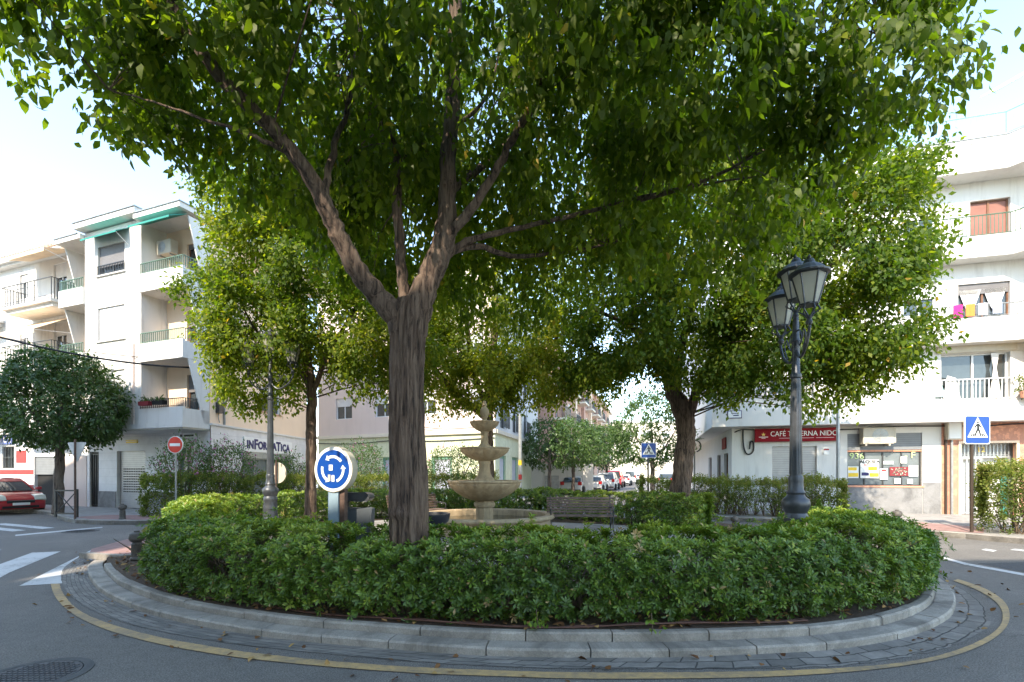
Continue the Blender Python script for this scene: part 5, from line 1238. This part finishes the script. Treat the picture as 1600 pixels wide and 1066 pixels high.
# ---------------------------------------------------------------- K : cafe block on the right
rzK = math.atan2(-.263, .965)
K = thing('apartment_building', 'white apartment block on the right with curved balconies above the cafe', 'building', (9.05,19.9,.14), rzK)
RK = Matrix.Rotation(rzK, 3, 'Z')
def KW(x, y, z): return K.location+RK@Vector((x, y, z))
def K_():
    XR = 17.5
    o = [(1.5,3.1,0,2.6),(4.15,6.6,1.05,3.05)]
    wall_open(K, I4, 0, 7.2, 0, 3.4, 0, o, MT['white_b'])
    solid(K, I4, 'roller_shutter', 'slat_mid' if False else 'shutter', (1.5,3.1,.10,.13,0,2.6))
    solid(K, I4, 'plinth', 'greyrender', (4.12,6.6,-.028,.0,0,.98), (6.62,7.18,-.025,0,0,1.18))
    solid(K, I4, 'wall', 'white_b', (4.0,4.15,-.0,.1,0,.3))
    m = MB(); m.box(4.1,6.65,-.05,.12,.98,1.05); m.box(4.15,6.6,.06,.12,2.35,2.42); m.build('brick_course', MT['terracotta'], K)
    w = window(K, I4, 4.15, 6.6, 1.05, 2.35, 0, 'metal_dark', 'glass_grey', mull=3, name='shop_window', fw=.035)
    solid(w, I4, 'roller_shutter', 'slat_mid', (4.15,6.6,.03,.06,2.42,3.05))
    # graffiti on the pane
    for txt, x, z, s in (('936', 4.5, 2.18, .34), ('- F', 6.25, 2.2, .34)):
        link_mesh('graffiti', text_mb(txt, s, Matrix.Translation((x,.085,z)), .003, 1.0), MT['graffiti'], w)
    # terracotta part
    wall_open(K, I4, 7.2, XR, 0, 3.4, -.01, [(7.8,9.45,0,2.62)], MT['terracotta'])
    d = solid(K, I4, 'door', 'metal_grey', (7.8,9.45,.28,.33,2.08,2.16), (7.8,7.86,.28,.33,0,2.08), (9.39,9.45,.28,.33,0,2.08), (8.55,8.61,.28,.33,0,2.08))
    solid(d, I4, 'hall_shade', 'dark', (7.8,9.45,.5,.52,0,2.62)); railing(d, I4, 7.86, 8.55, .3, 0, 2.08, 'metal_pale_bar', .13, .018, name='grille'); railing(d, I4, 7.84, 9.4, .3, 2.16, .46, 'metal_grey', .11, .02, name='transom_grille')  # black sheet behind the door painted as the unlit hall
    m = MB(Matrix.Translation((9.36,.3,0))@Matrix.Rotation(R(-55),4,'Z')); m.box(-.7,0,-.02,.02,0,2.05); m.build('open_leaf', MT['teal'], d)
    link_mesh('house_number', text_mb('12', .26, Matrix.Translation((8.55,.25,2.39)), .008), MT['gold'], d)
    solid(K, I4, 'door_surround', 'peach', (7.72,7.8,-.04,.1,0,2.7), (9.45,9.53,-.04,.1,0,2.7), (7.8,9.45,-.04,.1,2.62,2.7))
    # side face going up the street
    S = Matrix.Rotation(math.atan2(1,.29)-rzK+math.pi, 4, 'Z')
    SS = Matrix.Rotation(math.atan2(1,.29)-rzK, 4, 'Z')@Matrix.Scale(-1, 4, (0,1,0))
    so = [(1.0,2.2,.0,2.4),(3.4,4.6,0,2.4),(7,8.5,0,2.4)]
    wall_open(K, SS, 0, 20, 0, 3.4, 0, so, MT['white_b'])
    for a in so: window(K, SS, *a, 0, 'wood', 'glass', mull=0, name='door')
    # solid mass
    ux, uy = SS@Vector((1,0,0)) , None
    v = (SS@Vector((20,0,0))).to_2d()
    m = MB(); m.prism([(.35,.45),(XR,.45),(XR,14),(v.x+.5,v.y)], 0, 3.42); m.build('wall', MT['white_b'], K)
    # cantilevered upper body (front plane y=-.9)
    y = -.9; x0 = -.85
    m = MB(); m.prism([(x0,y),(XR,y),(XR,14),(v.x-.9,v.y)], 3.38, 3.44); m.build('soffit', MT['white_b'], K)
    ops = [(1.2,2.5,4.55,5.75),(3.7,4.75,4.75,5.85),(6.75,8.75,4.1,5.75)]
    ops += [(a, b, z+.9, z+2.1) for z in (6.3,9.2) for a, b in ((.2,1.4),(2.6,3.8),(5.6,6.6))]
    ops += [(7.25,8.75,6.75,8.2),(7.6,8.75,9.55,11.1),(11.5,13,4.3,6),(11.5,13,7,8.4),(11.5,13,9.8,11.2)]
    wall_open(K, I4, x0, XR, 3.44, 12.4, y, ops, MT['white_b'])
    for k, a in enumerate(ops):
        if k == 1: w = window(K, I4, *a, y, 'white_paint', 'glass', 'slat_white', .97)
        elif k == 2:
            w = window(K, I4, *a, y+.06, 'white_paint', 'glass', mull=1, name='window'); 
            m = MB(); m.prism([(-.05+8.2,4.1),(8.5,4.1),(8.42,4.8),(8.36,5.2),(8.44,5.72),(8.2,5.72),(8.28,5.2),(8.24,4.8)], y+.0, y+.03, 'y'); m.build('curtain', MT['curtain'], w)
            m = MB(); m.prism([(6.8,4.1),(7.35,4.1),(7.2,4.9),(6.95,5.0)], y+.02, y+.05, 'y'); m.build('curtain', MT['curtain'], w)
            railing(w, I4, 6.75, 8.75, y-.03, 4.1, .75, 'white_paint', .12, .012)
            solid(w, I4, 'blind_box', 'beige_metal', (6.6,8.9,y-.08,y,5.78,6.12))
        elif k == 9:
            w = window(K, I4, *a, y, 'wood', 'glass', 'slat_dark', .25, 1)
            for q in (0, 1):
                xx = 7.3+q*.72; m = MB(); m.prism([(xx,8.0),(xx+.66,8.0),(xx+.5,7.5),(xx+.36,7.2),(xx+.3,7.2),(xx+.15,7.5)], y+.06, y+.09, 'y'); m.build('curtain', MT['curtain'], w)
        elif k == 10: w = window(K, I4, *a, y, 'wood', 'brick_glass', mull=1)
        else:
            w = window(K, I4, *a, y, 'white_paint', 'glass', 'slat_white', .5)
            if k == 0: railing(w, I4, a[0]-.15, a[1]+.15, y-.2, a[2]-.1, .8, 'metal_dark', .11, .009, 1)
    V = Matrix.Translation((0,0,0))
    m = MB(); vv = (v.x-.9, v.y); 
    m.add([(x0,y,3.44),(x0,y,12.4),(vv[0],vv[1],12.4),(vv[0],vv[1],3.44)], [(0,1,2,3)]); m.build('side_wall', MT['shadewhite'], K)
    m = MB(); m.prism([(x0+.4,y+.4),(XR,y+.4),(XR,14),(vv[0]+.4,vv[1])], 3.45, 12.35); m.build('wall', MT['white_b'], K)
    # balconies with chamfered plan, stepping forward to the right
    def plan(xl, f0, f1, xb, run=1.1): return [(xl,y),(xl,y-f0),(xb,y-f0),(xb+run,y-f1),(XR,y-f1)]
    def band(xl, f0, f1, xb, z0, z1, name, mat, th=.12):
        p = plan(xl, f0, f1, xb); q = offs([Vector((a,b,0)) for a, b in p], th); q[0] = Vector((xl+th,y,0))
        m = MB(); n = len(p)
        for i in range(n-1):
            m.prism([p[i], p[i+1], (q[i+1].x,q[i+1].y), (q[i].x,q[i].y)], z0, z1)
        return m.build(name, MT[mat], K)
    def slab(xl, f0, f1, xb, z0, z1, name='balcony_slab'):
        p = plan(xl, f0, f1, xb)+[(XR,y)]; m = MB(); m.prism(p, z0, z1); return m.build(name, MT['white_b'], K)
    def rail(xl, f0, f1, xb, z0, h, mat, spc=.11):
        p = plan(xl, f0-.05, f1-.05, xb); m = MB()
        for (a, b) in zip(p[:-1], p[1:]):
            a = Vector((*a,0)); b = Vector((*b,0)); Ld = (b-a).length; n = max(1, int(Ld/spc))
            m.tube([a+Vector((0,0,z0+h)), b+Vector((0,0,z0+h))], .022, 5); m.tube([a+Vector((0,0,z0+.06)), b+Vector((0,0,z0+.06))], .013, 4)
            for k in range(n+1): c = a.lerp(b, k/n); m.tube([c+Vector((0,0,z0)), c+Vector((0,0,z0+h))], .012, 4)
        return m.build('railing', MT[mat], K)
    xb = 8.35
    slab(4.6, .55, 1.5, xb+.3, 6.02, 6.2); band(4.6, .56, 1.51, xb+.3, 6.2, 6.85, 'balcony_parapet', 'white_b'); rail(6.2, .53, 1.46, xb+.3, 6.85, .45, 'metal_grey')
    slab(5.2, .6, 1.6, xb+.1, 8.9, 9.08); band(5.2, .61, 1.61, xb+.1, 9.08, 9.62, 'balcony_parapet', 'white_b'); rail(5.2, .58, 1.56, xb+.1, 9.62, .72, 'metal_green')
    slab(4.2, .75, 1.8, xb-.1, 11.75, 11.95, 'roof_slab'); band(4.2, .76, 1.81, xb-.1, 11.95, 12.85, 'roof_parapet', 'white_b'); band(4.15, .79, 1.84, xb-.1, 12.85, 12.9, 'parapet_cap', 'metal_grey', .18); rail(4.2, .7, 1.74, xb-.1, 12.9, .78, 'metal_blue', .16)
    m = MB(); m.prism([(x0,y),(XR,y),(XR,14),(vv[0],vv[1])], 12.4, 12.5); m.build('roof', MT['greyrender'], K)
    solid(K, I4, 'roof_parapet', 'white_b', (x0,4.3,y-.02,y+.2,12.4,12.95))
    solid(K, I4, 'wing_wall', 'yellow_render', (9.3,9.45,-2.4,y,4.2,6.02))
    solid(K, I4, 'band', 'white_b', (x0-.02,XR,y-.04,y,3.36,4.02))
    # cables along the soffit
    m = MB(); m.tube(crom([(.1,-.03,3.2),(.4,-.04,3.3),(1.0,-.04,3.28),(4,-.05,3.22),(5,-.05,3.27),(6,-.05,3.3),(7.1,-.05,3.28),(8.5,-.05,3.25),(9.5,-.05,3.3),(12,-.05,3.3)], 6), .025, 6)
    m.tube(crom([(.42,-.04,3.28),(.43,-.06,2.7),(.52,-.07,2.35),(.68,-.07,2.3),(.80,-.07,2.45),(.80,-.07,2.75),(.7,-.07,2.8),(.66,-.07,2.5)], 6), .03, 6)
    m.build('cable', MT['cable'], K)
    m = MB(); m.tube([(7.48,-.09,2.75),(7.48,-.09,0)], .04, 8); m.build('drain_pipe', MT['metal_grey'], K); m = MB(); m.box(7.28,7.34,-.1,-.02,0,2.9); m.build('conduit', MT['brownpost'], K)
    m = MB(SS); m.box(1.4,2.6,-.05,-.02,2.6,3.1); m.build('side_sign', MT['sign_red'], K)
MT['metal_pale_bar'] = plain('pale_bars', (.55,.57,.56), .4, .3); MT['curtain'] = plain('net_curtain', (.74,.72,.68), .9); MT['brick_glass'] = plain('reddish_interior', (.25,.11,.08), .5)
MT['yellow_render'] = stucco('yellow_render', (.80,.50,.18), .1)
K_()
cs = thing('cafe_sign', 'long dark red cafe sign with white lettering above the roller shutter', 'sign', KW(2.33,-.16,2.78), rzK)
m = MB(); m.box(-1.5,1.5,-.05,.06,0,.52); m.build('panel', MT['sign_red'], cs, bevel=.008)
link_mesh('lettering', text_mb('CAFÉ TABERNA NIDO', .285, Matrix.Translation((.24,-.058,.30)), .004, .84), MT['sign_white'], cs)
m = MB(); m.box(-.62,.0,-.057,-.0505,.125,.14); m.box(.08,.6,-.057,-.0505,.125,.14); m.box(.68,1.3,-.057,-.0505,.125,.14); m.box(-1.36,-1.02,-.057,-.0505,.17,.205); m.box(-1.26,-1.12,-.057,-.0505,.13,.155); m.build('small_print', MT['pink_print'] if 'pink_print' in MT else plain('pale_print', (.7,.55,.55), .5), cs)
m = MB(); st = []
for k in range(10): a = R(90+36*k); r = .085 if k % 2 == 0 else .035; st.append((-1.19+r*math.cos(a), .29+r*math.sin(a)))
m.prism(st, -.058, -.0505, 'y'); m.build('star_emblem', MT['gold'], cs)
ac = thing('air_conditioner', 'beige air conditioner mounted over the poster covered shop window', 'air conditioner', KW(5.12,-.2,2.63), rzK)
m = MB(); m.box(-.58,.42,-.18,.18,0,.62); m.box(.42,.5,-.16,.18,.03,.6); m.build('casing', MT['beige_metal'], ac, bevel=.02)
m = MB(); disc(m, .255, -.19, -.183, .32, 32, -.02); m.build('fan_opening', MT['metal_grey'], ac)
m = MB()
for r in (.06,.1,.14,.18,.22): m.tube([(-.02+r*math.cos(k*.3142), -.195, .32+r*math.sin(k*.3142)) for k in range(21)], .004, 4)
for k in range(8): a = k*R(45); m.tube([(-.02,-.195,.32),(-.02+.25*math.cos(a),-.195,.32+.25*math.sin(a))], .004, 4)
m.build('fan_grille', MT['beige_metal'], ac)
m = MB(); m.box(-.5,-.44,-.16,.2,-.07,0); m.build('bracket', MT['beige_metal'], ac); m = MB(); m.box(.26,.32,-.16,.2,-.07,0); m.build('bracket', MT['beige_metal'], ac)
mc = thing('meter_cabinet', 'pale wall cabinet under the balcony beside the crossing sign', 'cabinet', KW(7.5,-.15,2.76), rzK); m = MB(); m.box(-.22,.22,-.1,.14,0,.66); m.build('casing', MT['beige_metal'], mc, bevel=.012); m = MB(); m.box(-.18,.18,-.106,-.102,.04,.62); m.build('door', MT['paper'], mc)
pq = thing('street_plaque', 'blue bordered street name plaque on the corner of the white block', 'sign', KW(-.05,-.93,3.68), rzK)
m = MB(); m.box(-.26,.26,-.03,.0,0,.3); m.build('border', MT['navy'], pq); m = MB(); m.box(-.235,.235,-.034,-.0305,.025,.275); m.build('tile', MT['sign_white'], pq)
m = MB(); m.box(-.12,.12,-.038,-.0345,.18,.205); m.box(-.05,.15,-.038,-.0345,.09,.13); m.build('faded_marks', MT['navy'], pq)
mr = thing('window_sticker_sign', 'small white and red notice on the wall right of the cafe shutter', 'notice', KW(3.42,-.02,2.25), rzK); m = MB(); m.box(-.1,.1,-.02,0,0,.25); m.build('plate', MT['paper'], mr); m = MB(); m.box(-.09,.09,-.024,-.0205,.17,.23); m.build('red_band', MT['red'], mr)
# posters stuck on the pane
def poster(label, x, z, w, h, mats, loc_y=.06):
    t = thing('poster', label, 'poster', KW(x,.085,z), rzK, None); m = MB(); m.box(-w/2,w/2,-.004,0,0,h); m.build('sheet', MT[mats], t); return t
p = poster('large poster with the bold word ALQUILA on the shop window', 4.93, 1.33, .62, .72, 'paper'); link_mesh('lettering', text_mb('ALQUILA', .17, Matrix.Translation((0,-.007,.63)), .002, .95, .006), MT['black'], p)
m = MB(); m.box(-.2,.26,-.008,-.0045,.49,.53); m.build('red_line', MT['red'], p); m = MB(); m.box(-.05,.25,-.008,-.0045,.3,.44); m.box(.0,.3,-.008,-.0045,.05,.2); m.build('yellow_block', MT['yellow'], p); m = MB(); m.box(-.27,-.03,-.008,-.0045,.1,.22); m.build('picture', MT['navy'], p)
p = poster('small yellow poster at the left end of the shop window', 4.38, 1.33, .36, .46, 'paper'); m = MB(); m.box(-.17,.17,-.008,-.0045,.05,.2); m.box(-.17,.12,-.008,-.0045,.3,.42); m.build('yellow_block', MT['yellow'], p)
p = poster('white notice with a pink top in the middle of the shop window', 5.4, 1.28, .26, .42, 'paper'); m = MB(); m.box(-.08,.08,-.008,-.0045,.32,.39); m.build('pink_mark', MT['red'], p)
p = poster('wide dark poster of crates of fruit on the shop window', 5.9, 1.42, .62, .34, 'deepred')
m = MB(); r_ = random.Random(3)
for i in range(30): a = r_.uniform(-.28,.24); c = r_.uniform(.02,.28); m.box(a,a+.04,-.008,-.0045,c,c+.035)
m.build('fruit_picture', MT['metal_green'], p)
m = MB()
for i in range(24): a = r_.uniform(-.28,.24); c = r_.uniform(.02,.28); m.box(a,a+.03,-.0105,-.0082,c,c+.03)
m.build('fruit_picture', MT['beige_metal'], p)
poster('white notice at the right end of the shop window', 6.36, 1.4, .3, .42, 'paper'); poster('small white notice low in the middle of the shop window', 5.85, 1.12, .2, .2, 'paper'); poster('small white notice low on the right of the shop window', 6.25, 1.12, .18, .18, 'paper'); poster('torn white paper high on the right of the shop window', 6.05, 1.9, .2, .26, 'paper')
poster('pale rounded sticker high in the middle of the shop window', 5.55, 1.86, .34, .13, 'metal_pale_bar')
# laundry and plants on the balconies
for k, (x, c, lab) in enumerate([(6.95,'fuchsia','fuchsia cloth drying on the middle balcony rail'),(7.3,'orange','orange towel drying on the middle balcony rail'),(7.65,'paper','white cloth drying on the middle balcony rail'),(8.05,'lilac','lilac cloth drying on the middle balcony rail')]):
    if c not in MT: MT[c] = plain(c+'_cloth', {'fuchsia':(.6,.03,.2),'orange':(.7,.22,.05)}[c], .9)
    t = thing('laundry', lab, 'laundry', KW(x,-1.47,6.9), rzK); m = MB(); n = 6
    vs = [(-.13+.26*i/n, -.02+.012*math.sin(i*2.1+k), z) for z in (.42,.2,-.02+.02*k) for i in range(n+1)]
    m.add(vs, [(r*(n+1)+i, r*(n+1)+i+1, (r+1)*(n+1)+i+1, (r+1)*(n+1)+i) for r in range(2) for i in range(n)]); m.build('cloth', MT[c], t)
t = thing('clothes_cloth', 'pale blue cloth hanging beside the first floor window above the crossing sign', 'laundry', KW(6.68,-.98,4.25), rzK); m = MB(); m.prism([(-.14,0),(.16,0),(.1,.18),(.03,.42),(-.03,.42),(-.12,.15)], -.03, 0, 'y'); m.build('cloth', plain('pale_blue_cloth', (.4,.68,.68), .9), t)
t = thing('balcony_plant', 'leafy plant spilling over the first floor parapet at the right edge', 'plant', KW(9.05,-1.15,4.2), rzK)
crown('foliage', [(0,0,.35,.3,.25,.45),(.25,0,.1,.3,.2,.3)], 90, 6, .09, .5, MT['leaf_far'], t, 91, rad=.08, gap=-1)
m = MB(); m.lathe([(.14,-.1),(.18,.12)], 12); m.build('pot', MT['terracotta'], t)
# ---------------------------------------------------------------- unseen blocks added behind the camera to shade the foreground
def shade_block(label, x0, x1, y0, y1, h, mat):
    t = thing('apartment_building', label, 'building', ((x0+x1)/2,(y0+y1)/2,0)); w = (x1-x0)/2; d = (y1-y0)/2
    m = MB(); m.box(-w,w,-d,d,0,h); m.build('wall', MT[mat], t); m = MB(); m.box(-w-.3,w+.3,-d-.3,d+.3,h,h+.3); m.build('cornice', MT['white_b'], t)
    m = MB(); n = int(2*w/3)
    for k in range(int((h-1)/3)):
        for i in range(n):
            x = -w+1+i*(2*w-2)/n; m.box(x,x+1.3,d,d+.04,1.2+k*3,2.6+k*3)
        nd = int(2*d/3)
        for i in range(nd):
            yy = -d+1+i*(2*d-2)/nd; m.box(w,w+.04,yy,yy+1.3,1.2+k*3,2.6+k*3)
    m.build('windows', MT['glass'], t); return t
shade_block('cream apartment block across the street behind the viewpoint', -16, 4.2, -20, -8.5, 16.3, 'cream')
shade_block('tall white apartment block off to the left behind the viewpoint', -40, -17.5, -14, 6, 17, 'white')
# ---------------------------------------------------------------- overhead cable
cb = thing('overhead_cable', 'thick black cable sagging across the left street to the corner block', 'cable', (0,0,0))
def sag(a, b, s, n=14): a = Vector(a); b = Vector(b); return [a.lerp(b, i/n)-Vector((0,0,s*4*(i/n)*(1-i/n))) for i in range(n+1)]
m = MB(); m.tube(sag((-34,22,8.5), P(0,527,15.5), .1, 6)+sag(P(0,527,15.5), P(333,575,19.3), .25)[1:], .035, 6); m.tube(sag(P(-30,520,19), P(333,563,19.3), .25), .014, 5); m.build('wire', MT['cable'], cb)
# contrail
m = MB(); m.tube([P(1532,152,1500), P(1560,138,1500), P(1600,115,1500), P(1700,58,1500)], [1.5,5,5,5], 8); o = m.build('vapour_trail', plain('vapour_white', (.9,.9,.92), 1), None); tag(o, kind='structure')
# corner flowers/street name on the left corner
pl2 = thing('street_plaque', 'small white street plaque high on the left corner beside the no entry sign', 'sign', A.location+RA@Vector((-1.2,-.03,2.95)), rzA); m = MB(); m.box(-.5,.5,-.02,0,0,.2); m.build('tile', MT['sign_white'], pl2); m = MB(); m.box(-.45,-.3,-.024,-.0205,.05,.15); m.box(-.22,.35,-.024,-.0205,.06,.13); m.build('faded_marks', MT['metal_dark'], pl2)
t = thing('wall_lamp', 'round black wall bracket lamp on the side of the white cafe block', 'lamp', KW(-1.2,2.5,0), rzK)
m = MB(); m.tube([(0,0,0),(0,0,2.5)], .03, 8); m.build('pole', MT['metal_grey'], t); m = MB(); m.tube([(.28*math.cos(a*R(18)),0,2.78+.28*math.sin(a*R(18))) for a in range(-4, 15)], .03, 6); m.build('ring', MT['metal_dark'], t)

# ================================================================== CARS
def car(label, loc, rz, paint, kind='hatch', group=None, plate=True):
    "x axis points to the front of the car; origin on the ground at the middle"
    t = thing('parked_car', label, 'car', loc, rz, group); pm = MT[paint]
    if kind == 'van': Lc, Wc, H = 4.3, 1.82, 1.88
    elif kind == 'suv': Lc, Wc, H = 4.4, 1.82, 1.68
    else: Lc, Wc, H = 4.05, 1.75, 1.46
    a, b = -Lc/2, Lc/2
    if kind == 'van':
        low = [(a,.32),(a-.02,.5),(a,.75),(a+.02,.98),(b-.95,1.02),(b-.35,.93),(b-.08,.78),(b,.58),(b-.02,.3)]
        top = [(a+.03,.98),(a+.10,H-.12),(a+.3,H-.02),(a+1.6,H),(b-1.75,H-.06),(b-1.35,H-.26),(b-.85,1.0)]
    else:
        k = .1 if kind == 'suv' else 0
        low = [(a+.05,.27),(a-.02,.45),(a,.68),(a+.06,.92+k),(a+.5,.96+k),(b-1.35,.95+k),(b-.55,.84+k),(b-.16,.72+k),(b-.02,.55),(b,.36),(b-.06,.22)]
        top = [(a+.10,.93+k),(a+.36,H-.22),(a+.62,H-.06),(a+1.5,H),(b-1.95,H-.05),(b-1.65,H-.16),(b-.98,.93+k)]
    def loft(prof, ws, mat, name, parent, zt=None, taper=None):
        # ws: list of (y fraction, inset) slices across the width
        m = MB(); n = len(prof); vs = []; cx = sum(p[0] for p in prof)/n; cz = sum(p[1] for p in prof)/n
        for (y, s) in ws:
            for (x, z) in prof:
                yy = y; 
                if taper: yy = y*(1-taper*max(0,(z-.9))/.6)
                fx = abs(x)/(Lc/2); yy = yy*(1-.10*max(0, fx-.72)/.28)
                vs.append((cx+(x-cx)*s, yy, cz+(z-cz)*(s if s > .99 else s+.0)))
        for i in range(len(ws)-1):
            for k in range(n): q = (k+1) % n; m_ = i*n; vs_i = (m_+k, m_+q, m_+n+q, m_+n+k); m.f.append(vs_i); m.mi.append(0)
        m.v += vs
        tri = tessellate_polygon([[Vector((x,z,0)) for x, z in prof]])
        for tr_ in tri: m.f.append(tuple(tr_)); m.mi.append(0); m.f.append(tuple((len(ws)-1)*n+i for i in tr_)); m.mi.append(0)
        return autosmooth(m.build(name, mat, parent), 42)
    w = Wc/2
    body = loft(low, [(-w+.0,.90),(-w+.015,.965),(-w+.07,.99),(-w+.2,1),(w-.2,1),(w-.07,.99),(w-.015,.965),(w,.90)], pm, 'body', t)
    cab = loft(top, [(-w+.09,.97),(-w+.13,1),(w-.13,1),(w-.09,.97)], MT['glass'], 'window_glass', t, taper=.16)
    # roof and pillars in paint
    m = MB(); ww = (w-.10)*(1-.16*(H-.9)/.6)
    rp_ = [p for p in top if p[1] > H-.3]
    for (p, q) in zip(rp_[:-1], rp_[1:]): 
        m.add([(p[0],-ww,p[1]+.012),(q[0],-ww,q[1]+.012),(q[0],ww,q[1]+.012),(p[0],ww,p[1]+.012),(p[0],-ww-.015,p[1]-.06),(q[0],-ww-.015,q[1]-.06),(q[0],ww+.015,q[1]-.06),(p[0],ww+.015,p[1]-.06)], [(0,1,2,3),(0,4,5,1),(3,2,6,7)])
    def pil(x0, z0, x1, z1, wd=.09):
        for s in (-1, 1):
            y0 = s*(w-.085); y1 = s*ww; m.add([(x0-wd,y0+s*.012,z0),(x0+wd,y0+s*.012,z0),(x1+wd,y1+s*.02,z1),(x1-wd,y1+s*.02,z1),(x0+wd,y0-s*.07,z0+.0),(x1+wd,y1-s*.06,z1),(x0-wd,y0-s*.07,z0),(x1-wd,y1-s*.06,z1)], [(0,1,2,3),(1,4,5,2),(0,3,7,6)])
    if kind == 'van': pil(a+.12,.95,a+.2,H-.05,.10); pil(b-1.0,1.0,b-1.5,H-.18,.05); pil(.25,1.0,.2,H-.04,.07)
    else: pil(a+.3,.93,a+.6,H-.1,.13); pil(b-1.05,.95,b-1.72,H-.14,.045); pil(-.05,.95,-.1,H-.02,.045)
    m.build('roof', pm, t)
    for x in (a+.72, b-.80):
        for s in (-1, 1):
            M = Matrix.Translation((x, s*(w-.11), .31))@Matrix.Rotation(R(90), 4, 'X')
            m = MB(M); m.lathe([(.20,-.10),(.29,-.10),(.315,-.07),(.315,.07),(.29,.10),(.20,.10)], 24); wh = m.build('wheel', MT['rubber'], t)
            m = MB(M); m.lathe([(.21,-.095),(.19,-.06),(.05,-.075),(.05,.075),(.19,.06),(.21,.095)], 10); m.build('rim', MT['chrome'], wh)
            m = MB(); m.lathe([(.36,-.001),(.36,.001)], 24); 
            m = MB(Matrix.Translation((x, s*(w-.02), .33))@Matrix.Rotation(R(90), 4, 'X')); m.lathe([(.365,-.012),(.365,.012)], 28); m.build('wheel_arch', MT['black'], t)
            wh.location.y += s*.055
    k = .1 if kind == 'suv' else 0
    zl = .66+k
    for s in (-1, 1):
        m = MB(); m.prism([(b-.02-.02,zl-.10),(b+.005,zl-.06),(b-.10,zl+.09),(b-.42,zl+.15),(b-.46,zl+.10)], s*(w-.12)-.0, s*(w-.45), 'y'); m.build('headlight', MT['headlight'], t, bevel=.02)
        z0, z1 = (.85,1.35) if kind == 'van' else (.72+k,.98+k)
        m = MB(); m.box(a-.035,a+.09,s*(w-.06),s*(w-.34) if kind != 'van' else s*(w-.2),z0,z1); m.build('tail_light', MT['taillight'], t, bevel=.02)
        m = MB(); m.box(b-1.25,b-1.08,s*(w-.02),s*(w+.16),.95+k,1.08+k); m.build('mirror', pm, t, bevel=.03)
    m = MB(); m.box(b-.06,b+.012,-.42,.42,.46,.58); m.box(b-.05,b+.0,-.55,.55,.26,.36); m.build('grille', MT['black'], t, bevel=.01)
    m = MB(); m.box(b-.02,b+.02,-.40,.40,.555,.575); m.build('grille_bar', MT['chrome'], t)
    m = MB(); m.box(b+.01,b+.022,-.26,.26,.38,.48); m.build('number_plate', MT['sign_white'], t); m = MB(); m.box(a-.04,a-.02,-.26,.26,.50,.60); m.build('number_plate', MT['sign_white'], t)
    m = MB(); m.box(a-.03,a+.05,-w+.15,w-.15,.28,.40); m.build('bumper_trim', MT['black'], t)
    if kind == 'hatch' or kind == 'suv':
        zz = H-.18; m = MB(); m.prism([(a+.02,.97+k),(a+.33,H-.17),(a+.30,H-.17),(a-.01,.97+k)], -w+.28, w-.28, 'y'); m.build('rear_window', MT['glass'], t)
    else:
        m = MB(); m.prism([(a+.0,1.08),(a+.06,H-.2),(a+.09,H-.2),(a+.03,1.08)], -w+.3, w-.3, 'y'); m.build('rear_window', MT['glass'], t)
    return t
fr = Vector((-19.8,19.4,0)); dr = Vector((-.9,.43,0)).normalized()
car('red hatchback parked nose out at the left edge', fr+dr*2.02+Vector((.1,0,.0)), math.atan2(.43*-1, .9), 'car_red')
grp = 'cars parked along the central street'
def sc(label, px, d, paint, kind='hatch'):
    p = P(px, 0, d); rz = math.atan2(1, .33); L_ = 2.05
    return car(label, (p.x+math.cos(rz)*L_, d+math.sin(rz)*L_, 0), rz, paint, kind, grp)
sc('white hatchback nearest the fountain in the row of street cars', 892, 36.5, 'car_white')
sc('white hatchback with a red tail light, second in the row of street cars', 925, 40.0, 'car_white')
sc('silver blue hatchback just in front of the red van', 946, 44.5, 'car_silver', 'suv')
sc('red van parked in the row up the central street', 959, 53, 'car_red', 'van')
sc('white hatchback just behind the red van', 973, 60, 'car_white')
sc('white van parked beyond the red van', 984, 68, 'car_white', 'van')
sc('farthest white car in the row beyond the white van', 992, 82, 'car_white')
p = P(1018, 0, 52); car('silver car parked on the right side of the central street behind the trees', (p.x+2, 52, 0), math.atan2(1,.6), 'car_silver', 'suv')

# ================================================================== LIGHT, SKY, CAMERA
w = bpy.data.worlds.new('World'); SC.world = w; w.use_nodes = True
nt = w.node_tree; sky = nt.nodes.new('ShaderNodeTexSky'); sky.sky_type = 'NISHITA'; sky.sun_disc = False
EL, AZ = R(40), (-.46, -.89)
sky.sun_elevation = EL; sky.sun_rotation = math.atan2(AZ[0], AZ[1]); sky.altitude = 650; sky.air_density = 1.0; sky.dust_density = .3; sky.ozone_density = 1.1
nt.links.new(mixc(nt, 1.0, sky.outputs[0], (1.07, 1.0, .88), 'MULTIPLY'), nt.nodes['Background'].inputs[0]); nt.nodes['Background'].inputs[1].default_value = .15
sd = bpy.data.lights.new('sun', 'SUN'); sd.energy = 2.0; sd.angle = R(.55); sd.color = (1, .88, .71)
so = bpy.data.objects.new('sun', sd); COL.objects.link(so)
h = math.hypot(*AZ); v = Vector((AZ[0]/h*math.cos(EL), AZ[1]/h*math.cos(EL), math.sin(EL)))
so.rotation_euler = v.to_track_quat('Z', 'Y').to_euler(); so.location = (0,0,30)
cd = bpy.data.cameras.new('camera'); cam = bpy.data.objects.new('camera', cd); COL.objects.link(cam); SC.camera = cam
cam.location = (0,0,CAMZ); cam.rotation_euler = (R(90),0,0); cd.sensor_width = 36; cd.lens = FPX/1600*36; cd.shift_y = (HY-533)/1600; cd.clip_end = 5000; cd.clip_start = .05
vs_ = SC.view_settings; vs_.view_transform = 'Standard'; vs_.look = 'None'; vs_.gamma = 1; vs_.exposure = 2.4; vs_.use_curve_mapping = False
SC.cycles.max_bounces = 8; SC.cycles.transparent_max_bounces = 8
